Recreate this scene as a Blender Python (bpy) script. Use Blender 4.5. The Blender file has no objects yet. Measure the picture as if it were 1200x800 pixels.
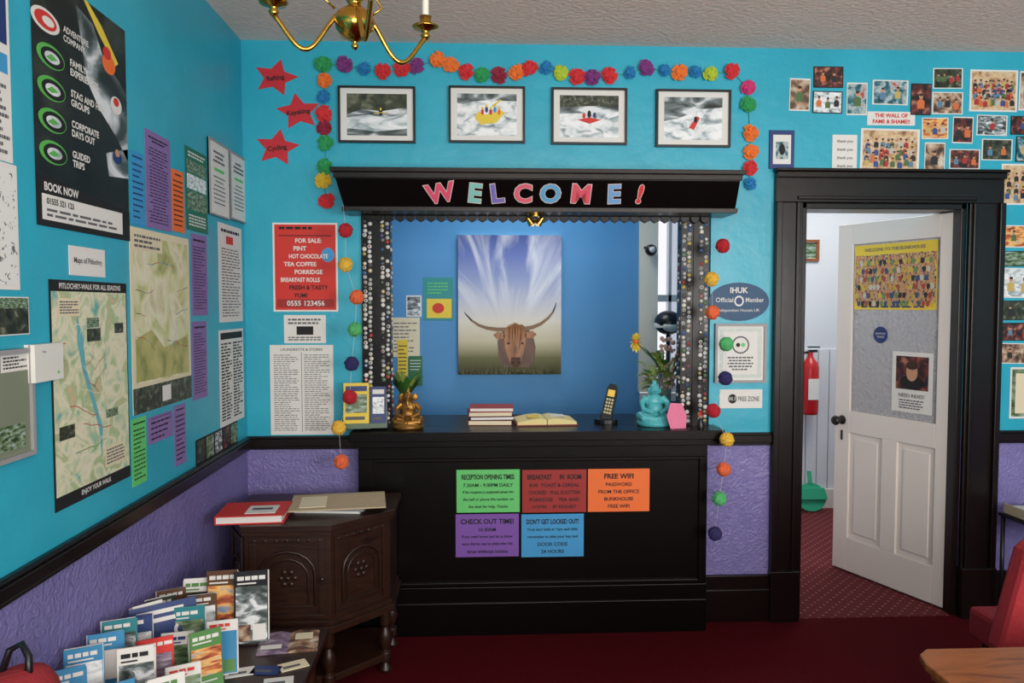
import bpy, math, random
from mathutils import Vector, Matrix
import bmesh
R=random.Random(7)
sc=bpy.context.scene
try:
    sc.view_settings.view_transform='Standard'
except Exception: pass

# ------------------------------------------------------------------ camera
CAM=Vector((0,-3.78,1.6)); YAW=math.radians(2.67); TILT=math.radians(2.74)
cd=bpy.data.cameras.new('camera'); cam=bpy.data.objects.new('camera',cd); sc.collection.objects.link(cam)
cd.sensor_width=36; cd.lens=27; cd.clip_start=.02
cam.location=CAM; cam.rotation_euler=(math.pi/2-TILT,0,-YAW); sc.camera=cam
_r=Vector((math.cos(YAW),-math.sin(YAW),0)); _f=Vector((math.sin(YAW)*math.cos(TILT),math.cos(YAW)*math.cos(TILT),-math.sin(TILT))); _u=_r.cross(_f)
# survey helpers: measure a sighted point on a real plane of the room
def ray(px,py): return _f+_r*((px-600)/900)+_u*((400-py)/900)
def hy(px,py,y=0.0):
    d=ray(px,py); return CAM+d*((y-CAM.y)/d.y)
def hx(px,py,x):
    d=ray(px,py); return CAM+d*((x-CAM.x)/d.x)
def hz(px,py,z=0.0):
    d=ray(px,py); return CAM+d*((z-CAM.z)/d.z)

XL=-1.117; CEIL=2.86; XR=4.2; YB=-5.4; WT=.18

# ------------------------------------------------------------------ materials
def lin(c):
    o=[]
    for v in c:
        v=v/255
        o.append(v/12.92 if v<=.04045 else ((v+.055)/1.055)**2.4)
    return (o[0],o[1],o[2],1)
MC={}
def newm(name):
    m=bpy.data.materials.new(name); m.use_nodes=True; nt=m.node_tree
    return m,nt,nt.nodes['Principled BSDF']
def mat(name,c=None,rough=.6,metal=0,bump=0,bs=50,var=0,vs=5,emit=0,trans=0,spec=.5):
    if name in MC: return MC[name]
    m,nt,p=newm(name); N=nt.nodes; L=nt.links
    p.inputs['Base Color'].default_value=lin(c); p.inputs['Roughness'].default_value=rough
    p.inputs['Metallic'].default_value=metal; p.inputs['Specular IOR Level'].default_value=spec
    if trans: p.inputs['Transmission Weight'].default_value=trans
    if emit:
        p.inputs['Emission Color'].default_value=lin(c); p.inputs['Emission Strength'].default_value=emit
    if bump or var:
        tc=N.new('ShaderNodeTexCoord')
    if var:
        n=N.new('ShaderNodeTexNoise'); n.inputs['Scale'].default_value=vs; n.inputs['Detail'].default_value=5
        L.new(tc.outputs['Object'],n.inputs['Vector'])
        mx=N.new('ShaderNodeMix'); mx.data_type='RGBA'
        b=lin(c); mx.inputs[6].default_value=tuple(min(1,k*(1-var)) for k in b[:3])+(1,); mx.inputs[7].default_value=tuple(min(1,k*(1+var)) for k in b[:3])+(1,)
        L.new(n.outputs['Fac'],mx.inputs[0]); L.new(mx.outputs[2],p.inputs['Base Color'])
    if bump:
        n2=N.new('ShaderNodeTexNoise'); n2.inputs['Scale'].default_value=bs; n2.inputs['Detail'].default_value=4
        L.new(tc.outputs['Object'],n2.inputs['Vector'])
        b=N.new('ShaderNodeBump'); b.inputs['Strength'].default_value=bump; b.inputs['Distance'].default_value=.01
        L.new(n2.outputs['Fac'],b.inputs['Height']); L.new(b.outputs['Normal'],p.inputs['Normal'])
    MC[name]=m; return m
def ramp(nt,cols,lo=.3,hi=.7,const=False):
    r=nt.nodes.new('ShaderNodeValToRGB'); e=r.color_ramp.elements
    n=len(cols)
    while len(e)<n: e.new(.5)
    for i,c in enumerate(cols):
        e[i].position=lo+(hi-lo)*i/(n-1); e[i].color=lin(c)
    if const: r.color_ramp.interpolation='CONSTANT'
    return r
def nmat(name,cols,scale=5,detail=6,dist=0,st=(1,1,1),lo=.3,hi=.7,rough=.45,const=False,coord='UV',bump=0):
    if name in MC: return MC[name]
    m,nt,p=newm(name); N=nt.nodes; L=nt.links
    tc=N.new('ShaderNodeTexCoord'); mp=N.new('ShaderNodeMapping'); mp.inputs['Scale'].default_value=st
    n=N.new('ShaderNodeTexNoise'); n.inputs['Scale'].default_value=scale; n.inputs['Detail'].default_value=detail; n.inputs['Distortion'].default_value=dist
    r=ramp(nt,cols,lo,hi,const)
    L.new(tc.outputs[coord],mp.inputs[0]); L.new(mp.outputs[0],n.inputs['Vector']); L.new(n.outputs['Fac'],r.inputs[0]); L.new(r.outputs[0],p.inputs['Base Color'])
    p.inputs['Roughness'].default_value=rough
    if bump:
        b=N.new('ShaderNodeBump'); b.inputs['Strength'].default_value=bump; b.inputs['Distance'].default_value=.005
        L.new(n.outputs['Fac'],b.inputs['Height']); L.new(b.outputs['Normal'],p.inputs['Normal'])
    MC[name]=m; return m
def vmat(name,cols,scale=14,rough=.45,st=(1,1,1)):
    if name in MC: return MC[name]
    m,nt,p=newm(name); N=nt.nodes; L=nt.links
    tc=N.new('ShaderNodeTexCoord'); mp=N.new('ShaderNodeMapping'); mp.inputs['Scale'].default_value=st
    v=N.new('ShaderNodeTexVoronoi'); v.inputs['Scale'].default_value=scale
    s=N.new('ShaderNodeSeparateColor'); r=ramp(nt,cols,0,.9,True)
    L.new(tc.outputs['UV'],mp.inputs[0]); L.new(mp.outputs[0],v.inputs['Vector']); L.new(v.outputs['Color'],s.inputs[0]); L.new(s.outputs[0],r.inputs[0]); L.new(r.outputs[0],p.inputs['Base Color'])
    p.inputs['Roughness'].default_value=rough
    MC[name]=m; return m

def wall_mat():
    m,nt,p=newm('painted_wall'); N=nt.nodes; L=nt.links
    g=N.new('ShaderNodeNewGeometry'); s=N.new('ShaderNodeSeparateXYZ'); L.new(g.outputs['Position'],s.inputs[0])
    lt=N.new('ShaderNodeMath'); lt.operation='LESS_THAN'; lt.inputs[1].default_value=.93; L.new(s.outputs[2],lt.inputs[0])
    n=N.new('ShaderNodeTexNoise'); n.inputs['Scale'].default_value=2.2; n.inputs['Detail'].default_value=5; L.new(g.outputs['Position'],n.inputs['Vector'])
    rt=ramp(nt,[(36,162,188),(50,176,202)]); rp=ramp(nt,[(116,108,166),(132,124,182)])
    L.new(n.outputs['Fac'],rt.inputs[0]); L.new(n.outputs['Fac'],rp.inputs[0])
    mx=N.new('ShaderNodeMix'); mx.data_type='RGBA'; L.new(lt.outputs[0],mx.inputs[0]); L.new(rt.outputs[0],mx.inputs[6]); L.new(rp.outputs[0],mx.inputs[7]); L.new(mx.outputs[2],p.inputs['Base Color'])
    a=N.new('ShaderNodeTexNoise'); a.inputs['Scale'].default_value=24; a.inputs['Detail'].default_value=3; a.inputs['Distortion'].default_value=2.5; L.new(g.outputs['Position'],a.inputs['Vector'])
    c=N.new('ShaderNodeTexNoise'); c.inputs['Scale'].default_value=9; c.inputs['Detail'].default_value=4; L.new(g.outputs['Position'],c.inputs['Vector'])
    b1=N.new('ShaderNodeBump'); b1.inputs['Distance'].default_value=.012; L.new(a.outputs['Fac'],b1.inputs['Height'])
    mm=N.new('ShaderNodeMath'); mm.operation='MULTIPLY'; mm.inputs[1].default_value=.75; L.new(lt.outputs[0],mm.inputs[0]); L.new(mm.outputs[0],b1.inputs['Strength'])
    b2=N.new('ShaderNodeBump'); b2.inputs['Distance'].default_value=.02; b2.inputs['Strength'].default_value=.22; L.new(c.outputs['Fac'],b2.inputs['Height']); L.new(b1.outputs['Normal'],b2.inputs['Normal']); L.new(b2.outputs['Normal'],p.inputs['Normal'])
    p.inputs['Roughness'].default_value=.38
    return m
WALL=wall_mat()
def hall_carpet():
    m,nt,p=newm('patterned_carpet'); N=nt.nodes; L=nt.links
    g=N.new('ShaderNodeNewGeometry'); mp=N.new('ShaderNodeMapping'); mp.inputs['Rotation'].default_value=(0,0,math.pi/4)
    v=N.new('ShaderNodeTexVoronoi'); v.inputs['Scale'].default_value=21; v.inputs['Randomness'].default_value=0; v.voronoi_dimensions='2D'
    L.new(g.outputs['Position'],mp.inputs[0]); L.new(mp.outputs[0],v.inputs['Vector'])
    r=ramp(nt,[(160,104,90),(92,16,28)],.1,.17); L.new(v.outputs['Distance'],r.inputs[0]); L.new(r.outputs[0],p.inputs['Base Color']); p.inputs['Roughness'].default_value=.95
    return m
BLACK=mat('black_gloss_wood',(9,6,6),.3,bump=.12,bs=8,spec=.22)
FRAMEW=mat('dark_stained_wood',(20,11,9),.3,bump=.12,bs=8,spec=.35)
DARKWOOD=nmat('dark_oak',[(24,12,8),(50,27,16),(32,17,11)],6,6,1,(1,1,8),coord='Object',rough=.38,bump=.15)
MIDWOOD=nmat('polished_wood',[(104,54,26),(148,86,46),(120,68,34)],4,6,1,(1,6,1),coord='Object',rough=.3)
WHITE=mat('white_paper',(226,224,220),.7); CREAM=mat('cream_paper',(226,214,184),.7)
INK=mat('black_ink',(22,22,24),.7); GREYINK=mat('grey_ink',(95,95,100),.7)
RED=mat('red_card',(210,48,40),.6); ORANGE=mat('orange_card',(240,112,46),.6); GREEN=mat('green_card',(100,200,112),.6)
PURPLE=mat('purple_card',(122,78,166),.6); BLUE=mat('blue_card',(60,150,206),.6); YELLOW=mat('yellow_card',(232,202,66),.6)
LILAC=mat('lilac_paper',(136,108,168),.65); NAVY=mat('navy_print',(26,52,112),.5); DRED=mat('dark_red_card',(156,38,36),.6)
BRASS=mat('polished_brass',(206,160,70),.18,metal=1); CHROME=mat('chrome',(200,200,205),.2,metal=1); SILV=mat('silver_frame',(150,150,152),.5)
WPAINT=mat('white_gloss_paint',(228,220,214),.35,bump=.05,bs=12); PLASTIC=mat('white_plastic',(222,222,216),.4)
BPLAST=mat('black_plastic',(18,18,20),.35)
SKIN=mat('print_skin',(196,146,116),.6); HAIR=mat('print_hair',(60,42,34),.7)
RIVER=nmat('print_river',[(26,34,32),(60,72,70),(124,134,138),(226,230,233)],2.6,5,.8,(1,2,1),lo=.3,hi=.62)
RIVER2=nmat('print_rapids',[(84,104,108),(160,174,180),(222,227,230),(243,244,246)],3,5,.8,(1,1.8,1),lo=.28,hi=.6)
FOREST=nmat('print_forest',[(10,16,12),(34,44,30),(66,72,52),(130,132,112)],3,5,.6)
NIGHT=nmat('print_night',[(10,8,10),(36,22,24),(110,44,40),(180,126,100)],3,3,.4)
LAND=nmat('print_landscape',[(28,44,26),(70,98,56),(130,150,120),(170,194,208)],2.5,5,.3,(1,2.5,1))
INDOOR=nmat('print_indoor',[(44,34,34),(110,78,62),(180,150,122),(214,204,192)],3,3,.3)
TEALP=nmat('print_teal',[(20,40,46),(40,108,124),(180,196,198),(180,70,50)],3,3,.4)
SUNSET=nmat('print_sunset',[(60,30,40),(190,90,50),(240,190,110),(120,150,190)],2,4,.4,(1,2.5,1))
HEATH=nmat('print_heather',[(50,60,40),(110,90,120),(150,130,150),(190,200,210)],2.5,5,.4,(1,2,1))
CROWDY=vmat('print_crowd_yellow',[(60,60,60),(206,176,84),(196,140,106),(190,90,66),(220,196,110),(66,92,110),(200,170,140)],26,st=(1.6,1,1))
MAPG=nmat('print_map_green',[(110,176,166),(196,208,172),(230,224,196),(166,192,142),(216,186,150)],7,8,.8)
MAPC=nmat('print_map_cream',[(150,160,96),(206,208,150),(232,228,200),(200,192,144)],4,8,.6)
FADED=nmat('print_faded_group',[(130,96,78),(200,160,120),(220,198,160),(176,128,104)],5,4,.3)

# ------------------------------------------------------------------ mesh builder
class MB:
    def __init__(s,name): s.n=name; s.v=[]; s.f=[]; s.m=[]; s.sm=[]; s.uv=[]; s.mats=[]
    def mi(s,mt):
        if mt not in s.mats: s.mats.append(mt)
        return s.mats.index(mt)
    def add(s,vs,fs,mt,M=None,smooth=False,uv=None):
        o=len(s.v); i=s.mi(mt)
        for k,v in enumerate(vs):
            v=Vector(v); s.v.append(M@v if M else v); s.uv.append(uv[k] if uv else (0,0))
        for f in fs: s.f.append([o+a for a in f]); s.m.append(i); s.sm.append(smooth)
    def bx(s,x0,x1,y0,y1,z0,z1,mt,M=None):
        v=[(x0,y0,z0),(x1,y0,z0),(x1,y1,z0),(x0,y1,z0),(x0,y0,z1),(x1,y0,z1),(x1,y1,z1),(x0,y1,z1)]
        s.add(v,[(0,3,2,1),(4,5,6,7),(0,1,5,4),(1,2,6,5),(2,3,7,6),(3,0,4,7)],mt,M)
    def prism(s,pts,z0,z1,mt,M=None):
        n=len(pts); v=[(p[0],p[1],z0) for p in pts]+[(p[0],p[1],z1) for p in pts]
        s.add(v,[tuple(range(n-1,-1,-1)),tuple(range(n,2*n))]+[(i,(i+1)%n,n+(i+1)%n,n+i) for i in range(n)],mt,M)
    def frustum(s,a,za,b,zb,mt,M=None):
        n=len(a); v=[(p[0],p[1],za) for p in a]+[(p[0],p[1],zb) for p in b]
        s.add(v,[tuple(range(n-1,-1,-1)),tuple(range(n,2*n))]+[(i,(i+1)%n,n+(i+1)%n,n+i) for i in range(n)],mt,M)
    def lathe(s,prof,mt,M=None,n=20,smooth=True):
        v=[];f=[]
        for r,z in prof:
            for i in range(n):
                a=2*math.pi*i/n; v.append((r*math.cos(a),r*math.sin(a),z))
        for j in range(len(prof)-1):
            for i in range(n):
                k=(i+1)%n; f.append((j*n+i,j*n+k,(j+1)*n+k,(j+1)*n+i))
        s.add(v,f,mt,M,smooth)
        e=len(prof)-1
        s.add(v[:n],[tuple(range(n-1,-1,-1))],mt,M); s.add(v[e*n:],[tuple(range(n))],mt,M)
    def ball(s,c,r,mt,M=None,n=14,jit=0,smooth=True):
        if not hasattr(r,'__len__'): r=(r,r,r)
        v=[];f=[];h=n//2
        v.append((c[0],c[1],c[2]-r[2]))
        for j in range(1,h):
            t=math.pi*j/h-math.pi/2
            for i in range(n):
                a=2*math.pi*i/n; q=1+(R.uniform(-jit,jit) if jit else 0)
                v.append((c[0]+q*r[0]*math.cos(t)*math.cos(a),c[1]+q*r[1]*math.cos(t)*math.sin(a),c[2]+q*r[2]*math.sin(t)))
        v.append((c[0],c[1],c[2]+r[2])); e=len(v)-1
        for i in range(n):
            k=(i+1)%n; f.append((0,1+k,1+i)); f.append((e,e-n+i,e-n+k))
            for j in range(h-2): f.append((1+j*n+i,1+j*n+k,1+(j+1)*n+k,1+(j+1)*n+i))
        s.add(v,f,mt,M,smooth)
    def tube(s,pts,r,mt,M=None,n=8):
        pts=[Vector(p) for p in pts]; v=[];f=[]; up=None
        for j,p in enumerate(pts):
            t=(pts[min(j+1,len(pts)-1)]-pts[max(j-1,0)]).normalized()
            if up is None: up=t.orthogonal().normalized()
            up=(up-t*up.dot(t)); up=up.normalized() if up.length>1e-6 else t.orthogonal().normalized()
            w=t.cross(up); rr=r[j] if hasattr(r,'__len__') else r
            for i in range(n):
                a=2*math.pi*i/n; v.append(p+(up*math.cos(a)+w*math.sin(a))*rr)
        for j in range(len(pts)-1):
            for i in range(n):
                k=(i+1)%n; f.append((j*n+i,j*n+k,(j+1)*n+k,(j+1)*n+i))
        f.append(tuple(range(n-1,-1,-1))); e=(len(pts)-1)*n; f.append(tuple(range(e,e+n)))
        s.add(v,f,mt,M,True)
    def leaf(s,p,d,w,mt,droop=.3,n=5):
        p=Vector(p); d=Vector(d); L=d.length; side=d.cross(Vector((0,0,1)))
        side=side.normalized() if side.length>1e-5 else Vector((1,0,0)); v=[];f=[]
        for i in range(n+1):
            t=i/n; q=p+d*t+Vector((0,0,-droop*L*t*t)); ww=w*math.sin(math.pi*min(.98,t*.9+.08))
            v+= [q-side*ww,q+Vector((0,0,-ww*.3)),q+side*ww]
        for i in range(n):
            a=i*3; f+=[(a,a+1,a+4,a+3),(a+1,a+2,a+5,a+4)]
        s.add(v,f,mt,None,True)
    def obj(s,M=None,bevel=0,recalc=True,remesh=0,sub=0):
        me=bpy.data.meshes.new(s.n)
        if M is None:
            lo=[min(v[i] for v in s.v) for i in range(3)]; hi=[max(v[i] for v in s.v) for i in range(3)]
            c=Vector(((lo[0]+hi[0])/2,(lo[1]+hi[1])/2,lo[2])); M=Matrix.Translation(c); vs=[v-c for v in s.v]
        else: vs=s.v
        me.from_pydata([tuple(v) for v in vs],[],s.f)
        for m in s.mats: me.materials.append(m)
        me.polygons.foreach_set('material_index',s.m); me.polygons.foreach_set('use_smooth',s.sm)
        uv=me.uv_layers.new(name='UVMap'); d=[0.0]*(2*len(me.loops))
        for l in me.loops:
            q=s.uv[l.vertex_index]; d[2*l.index]=q[0]; d[2*l.index+1]=q[1]
        uv.data.foreach_set('uv',d); me.update()
        if recalc:
            b=bmesh.new(); b.from_mesh(me); bmesh.ops.recalc_face_normals(b,faces=b.faces); b.to_mesh(me); b.free()
        o=bpy.data.objects.new(s.n,me); sc.collection.objects.link(o); o.matrix_world=M
        if remesh:
            q=o.modifiers.new('r','REMESH'); q.mode='VOXEL'; q.voxel_size=remesh; q.use_smooth_shade=True
            q=o.modifiers.new('s','SMOOTH'); q.iterations=3
        if bevel:
            q=o.modifiers.new('b','BEVEL'); q.width=bevel; q.segments=2; q.limit_method='ANGLE'; q.angle_limit=math.radians(40)
        return o
TG={}
def tgeo(body,bold=.0):
    k=(body,bold)
    if k in TG: return TG[k]
    c=bpy.data.curves.new('t','FONT'); c.body=body; c.offset=bold; c.resolution_u=3
    o=bpy.data.objects.new('t',c); sc.collection.objects.link(o); bpy.context.view_layer.update()
    me=bpy.data.meshes.new_from_object(o.evaluated_get(bpy.context.evaluated_depsgraph_get()))
    v=[(a.co.x,a.co.y) for a in me.vertices]; f=[tuple(p.vertices) for p in me.polygons]
    bpy.data.objects.remove(o); bpy.data.curves.remove(c); bpy.data.meshes.remove(me)
    x0=min(a[0] for a in v);x1=max(a[0] for a in v);y0=min(a[1] for a in v);y1=max(a[1] for a in v)
    TG[k]=([((a[0]-x0),(a[1]-y0)) for a in v],f,x1-x0,y1-y0); return TG[k]
class Flat(MB):
    def __init__(s,name,M,w,h,base=None,thick=.0015):
        super().__init__(name); s.M=M; s.w=w; s.h=h; s.t=thick
        if base: 
            s.bx(-w/2,w/2,-h/2,h/2,0,thick,base)
            s.rect(0,0,1,1,base,L=.2)
    def P(s,x,y,L): return ((x-.5)*s.w,(.5-y)*s.h,s.t+L*.0006)
    def rect(s,x0,y0,x1,y1,mt,L=1):
        o=(R.random()*20,R.random()*20)
        a=s.w*(x1-x0)/max(1e-6,s.h*(y1-y0)); 
        s.add([s.P(x0,y1,L),s.P(x1,y1,L),s.P(x1,y0,L),s.P(x0,y0,L)],[(0,1,2,3)],mt,uv=[o,(o[0]+a,o[1]),(o[0]+a,o[1]+1),(o[0],o[1]+1)])
    def img(s,x0,y0,x1,y1,mt,L=1):
        s.add([s.P(x0,y1,L),s.P(x1,y1,L),s.P(x1,y0,L),s.P(x0,y0,L)],[(0,1,2,3)],mt,uv=[(0,0),(1,0),(1,1),(0,1)])
    def poly(s,pts,mt,L=1): 
        s.add([s.P(x,y,L) for x,y in pts],[tuple(range(len(pts)))],mt,uv=[(x,1-y) for x,y in pts])
    def ell(s,cx,cy,rx,ry,mt,L=1,n=20): s.poly([(cx+rx*math.cos(-2*math.pi*i/n),cy+ry*math.sin(-2*math.pi*i/n)) for i in range(n)],mt,L)
    def text(s,body,cx,cy,fh,mt,L=3,maxw=.9,bold=.0,align='c',rot=0):
        v,f,w,h=tgeo(body,bold); k=fh*s.h/max(h,.5); 
        if w*k>maxw*s.w: kx=maxw*s.w/w
        else: kx=k
        ox=(cx-.5)*s.w-(w*kx/2 if align=='c' else 0); oy=(.5-cy)*s.h-h*k/2; z=s.t+L*.0006
        pts=[(ox+a[0]*kx,oy+a[1]*k,z) for a in v]
        if rot:
            c0,s0=math.cos(rot),math.sin(rot); X=(cx-.5)*s.w; Y=(.5-cy)*s.h
            pts=[(X+(p[0]-X)*c0-(p[1]-Y)*s0,Y+(p[0]-X)*s0+(p[1]-Y)*c0,z) for p in pts]
        s.add(pts,f,mt)
    def lines(s,x0,y0,x1,y1,n,mt,L=2,fill=.5,cen=False,ww=.09):
        dy=(y1-y0)/n; W=ww*(x1-x0)
        for i in range(n):
            y=y0+dy*(i+.5); e=x1-(x1-x0)*R.choice([0,.03,.1,.35]); x=x0
            sh=(x1-e)/2 if cen else 0
            while x<e-W*.4:
                l=min(e-x,W*R.uniform(.6,1.8)); s.rect(x+sh,y-dy*fill/2,x+l+sh,y+dy*fill/2,mt,L); x+=l+W*.3
    def frame(s,wd,mt,dp=.02,off=0):
        w,h=s.w/2+off,s.h/2+off
        s.bx(-w,w,h-wd,h,0,dp,mt); s.bx(-w,w,-h,-h+wd,0,dp,mt); s.bx(-w,-w+wd,-h+wd,h-wd,0,dp,mt); s.bx(w-wd,w,-h+wd,h-wd,0,dp,mt)
    def done(s): return s.obj(M=s.M,recalc=False)
def basis(o,ux,uy,rot=0):
    ux=Vector(ux);uy=Vector(uy);n=ux.cross(uy)
    m=Matrix(((ux.x,uy.x,n.x,o[0]),(ux.y,uy.y,n.y,o[1]),(ux.z,uy.z,n.z,o[2]),(0,0,0,1)))
    return m@Matrix.Rotation(rot,4,'Z') if rot else m
def WF(name,x0,y0,x1,y1,base,yp=0,rot=0,thick=.0015):
    mx,my=(x0+x1)/2,(y0+y1)/2
    a=hy(x0,my,yp).x;b=hy(x1,my,yp).x;t=hy(mx,y0,yp).z;d=hy(mx,y1,yp).z
    return Flat(name,basis(((a+b)/2,yp-.001,(t+d)/2),(1,0,0),(0,0,1),rot),b-a,t-d,base,thick)
def LF(name,xl,yt,xr,yb,base,rot=0,thick=.0015):
    a=hx(xl,(yt+yb)/2,XL).y;b=hx(xr,(yt+yb)/2,XL).y;t=hx(xl,yt,XL).z;d=hx(xl,yb,XL).z
    return Flat(name,basis((XL+.001,(a+b)/2,(t+d)/2),(0,1,0),(0,0,1),rot),b-a,t-d,base,thick)
def TR(x,y,z,rz=0,rx=0,ry=0): return Matrix.Translation((x,y,z))@Matrix.Rotation(rz,4,'Z')@Matrix.Rotation(rx,4,'X')@Matrix.Rotation(ry,4,'Y')

# ------------------------------------------------------------------ shell
D0=hy(935,470).x; D1=hy(1127,470).x; DT=hy(1030,238).z
O0=hy(424,370).x; O1=hy(832,370).x; OT=hy(628,250).z; CT=1.0
for b_ in ((XL-.15,O0,0,CEIL),(O0,O1,0,CT-.05),(O0,O1,OT,CEIL),(O1,D0,0,CEIL),(D0,D1,DT,CEIL),(D1,XR,0,CEIL)):
    w=MB('wall_back'); w.bx(b_[0],b_[1],0,WT,b_[2],b_[3],WALL); w.obj(recalc=False)
w=MB('wall_left'); w.bx(XL-.15,XL,YB,0,0,CEIL,WALL); w.obj()
w=MB('wall_right'); w.bx(XR,XR+.15,YB,WT,0,CEIL,WALL); w.obj()
w=MB('wall_rear')
w.bx(XL-.15,-.6,YB-.15,YB,0,CEIL,WALL); w.bx(-.6,3.4,YB-.15,YB,0,.8,WALL); w.bx(-.6,3.4,YB-.15,YB,2.5,CEIL,WALL); w.bx(3.4,XR+.15,YB-.15,YB,0,CEIL,WALL); w.bx(1.2,1.6,YB-.15,YB,.8,2.5,WALL); w.obj()
for (a,b) in ((-.6,1.2),(1.6,3.4)):
    w=MB('window_1' if a<0 else 'window_2')
    for z in (.8,1.62,2.45): w.bx(a,b,YB-.1,YB-.05,z,z+.05,WPAINT)
    for x in (a,(a+b)/2-.02,b-.05): w.bx(x,x+.05,YB-.1,YB-.05,.85,2.45,WPAINT)
    w.obj()
ART=mat('artex_ceiling',(248,222,208),.9,bump=.6,bs=45,var=.05,vs=3)
w=MB('ceiling'); w.bx(XL-.15,XR+.15,YB-.15,WT,CEIL,CEIL+.1,ART); w.obj()
CARPET=mat('red_carpet',(76,7,16),.95,bump=.4,bs=220,var=.2,vs=60,spec=.1)
w=MB('floor'); w.bx(XL-.15,XR+.15,YB-.15,0,-.1,0,CARPET); w.obj()
w=MB('floor_hall'); w.bx(1.45,XR,0,2.3,-.1,0,hall_carpet()); w.obj()
w=MB('floor_office'); w.bx(XL-.15,1.45,0,1.5,-.1,0,CARPET); w.obj()
OFF=mat('blue_office_paint',(78,146,200),.6,bump=.05,bs=12,var=.05,vs=2)
HALLW=mat('white_hall_paint',(214,216,222),.6,bump=.05,bs=12)
YO=1.22
wx0=hy(750,370,YO).x; 
w=MB('wall_office_back'); w.bx(XL-.15,wx0,YO,YO+.12,0,CEIL,OFF); w.bx(wx0,1.5,YO,YO+.12,0,1.0,OFF); w.bx(wx0,1.5,YO,YO+.12,2.3,CEIL,OFF); w.obj()
w=MB('wall_office_left'); w.bx(XL-.15,XL,WT,YO,0,CEIL,OFF); w.obj()
w=MB('wall_office_right'); w.bx(1.46,1.5,WT,YO+.12,0,CEIL,OFF); w.bx(1.5,1.54,WT,2.12,0,CEIL,HALLW); w.obj()
w=MB('ceiling_office'); w.bx(XL-.15,1.5,WT,YO+.12,CEIL,CEIL+.1,ART); w.obj()
w=MB('wall_hall_back'); w.bx(1.5,XR,2.12,2.24,0,CEIL,HALLW)
for i in range(24): w.bx(1.6+i*.09,1.6+i*.09+.082,2.105,2.12,.15,1.25,HALLW)
w.obj()
w=MB('wall_hall_right'); w.bx(3.7,3.8,WT,2.12,0,CEIL,HALLW); w.obj()
w=MB('ceiling_hall'); w.bx(1.54,3.8,WT,2.24,CEIL,CEIL+.1,ART); w.obj()
w=MB('baseboard_hall'); w.bx(1.54,3.7,2.08,2.104,0,.15,WPAINT); w.obj()
# office window
CREAMP=mat('cream_gloss_paint',(234,226,208),.4)
w=MB('window_3')
w.bx(wx0-.01,wx0+.11,YO-.03,YO,1.03,2.3,CREAMP); w.bx(wx0,1.455,YO-.05,YO-.001,.97,1.02,CREAMP); w.bx(wx0,1.455,YO-.03,YO,2.24,2.32,CREAMP)
w.bx(1.42,1.455,YO-.03,YO,1.03,2.3,CREAMP)
for z in (1.02,1.62,2.2): w.bx(wx0,1.46,YO+.03,YO+.07,z,z+.045,WPAINT)
w.bx(1.27,1.29,YO+.03,YO+.07,1.02,2.24,WPAINT)
w.obj()
# ------------------------------------------------------------------ trims
def rail(name,segs,z0,z1,prof):
    w=MB(name)
    for ax,a,b in segs:
        for (d,f0,f1) in prof:
            za=z0+(z1-z0)*f0; zb=z0+(z1-z0)*f1
            if ax=='y': w.bx(a,b,-d,-.0005,za,zb,FRAMEW)
            else: w.bx(XL+.0005,XL+d,a,b,za,zb,FRAMEW)
    return w.obj(bevel=.003)
FO0=hy(903,470).x; FO1=hy(1166,470).x
CX0=hy(420,600,-.12).x; CX1=hy(829,600,-.12).x
DP=[(.018,0,1),(.03,.25,.8),(.024,.8,.95)]
rail('trim_1',[('y',XL,CX0-.02),('y',CX1+.04,FO0),('y',FO1,XR)],.895,.96,DP)
rail('trim_2',[('x',YB,-.031)],.895,.96,DP)
SP=[(.022,0,1),(.03,0,.7),(.016,.8,1)]
rail('baseboard_back',[('y',XL,CX0-.02),('y',CX1+.01,FO0),('y',FO1,XR)],0,.235,SP)
rail('baseboard_left',[('x',YB,-.031)],0,.235,SP)
# door frame
w=MB('door_frame'); FT=hy(1030,203).z
for a,b,s in ((FO0,D0,1),(D1,FO1,-1)):
    w.bx(a,b,-.025,-.0005,0,DT,FRAMEW)
    o=a if s==1 else b-.03; w.bx(o,o+.03,-.045,-.025,0,DT+.0,FRAMEW)
    i=b-.035 if s==1 else a+.015; w.bx(i,i+.02,-.037,-.025,0,DT,FRAMEW)
    w.bx(a-.003,b+.003,-.05,-.0005,0,.26,FRAMEW)
    l=b-.001 if s==1 else a-.03; w.bx(l,l+.031,-.001,WT,0,DT,FRAMEW)
w.bx(FO0,FO1,-.025,-.0005,DT-.001,FT,FRAMEW); w.bx(FO0,FO1,-.045,-.025,FT-.03,FT,FRAMEW); w.bx(D0-.03,D1+.03,-.037,-.025,DT+.012,DT+.03,FRAMEW)
w.bx(FO0-.008,FO1+.008,-.055,-.0005,FT,FT+.015,FRAMEW)
w.bx(D0,D1,-.001,WT,DT-.03,DT,FRAMEW); w.obj(bevel=.004)
# ------------------------------------------------------------------ open hall door
Hp=hz(1112,718); Fp=hz(975,664); ux=(Hp-Fp); W=ux.length; ux.normalize(); DH=2.06
Hn=Vector((ux.y,-ux.x,0))
Md=Matrix(((ux.x,0,Hn.x,Fp.x),(ux.y,0,Hn.y,Fp.y),(0,1,0,.012),(0,0,0,1)))
w=MB('door_1'); T=.042; s1=.105
m,nt,p=newm('obscured_glass'); tc=nt.nodes.new('ShaderNodeTexCoord'); v=nt.nodes.new('ShaderNodeTexVoronoi'); v.inputs['Scale'].default_value=52; v.feature='SMOOTH_F1'
b=nt.nodes.new('ShaderNodeBump'); b.inputs['Strength'].default_value=1; b.inputs['Distance'].default_value=.008
nt.links.new(tc.outputs['Object'],v.inputs['Vector']); nt.links.new(v.outputs['Distance'],b.inputs['Height']); nt.links.new(b.outputs['Normal'],p.inputs['Normal'])
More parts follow.
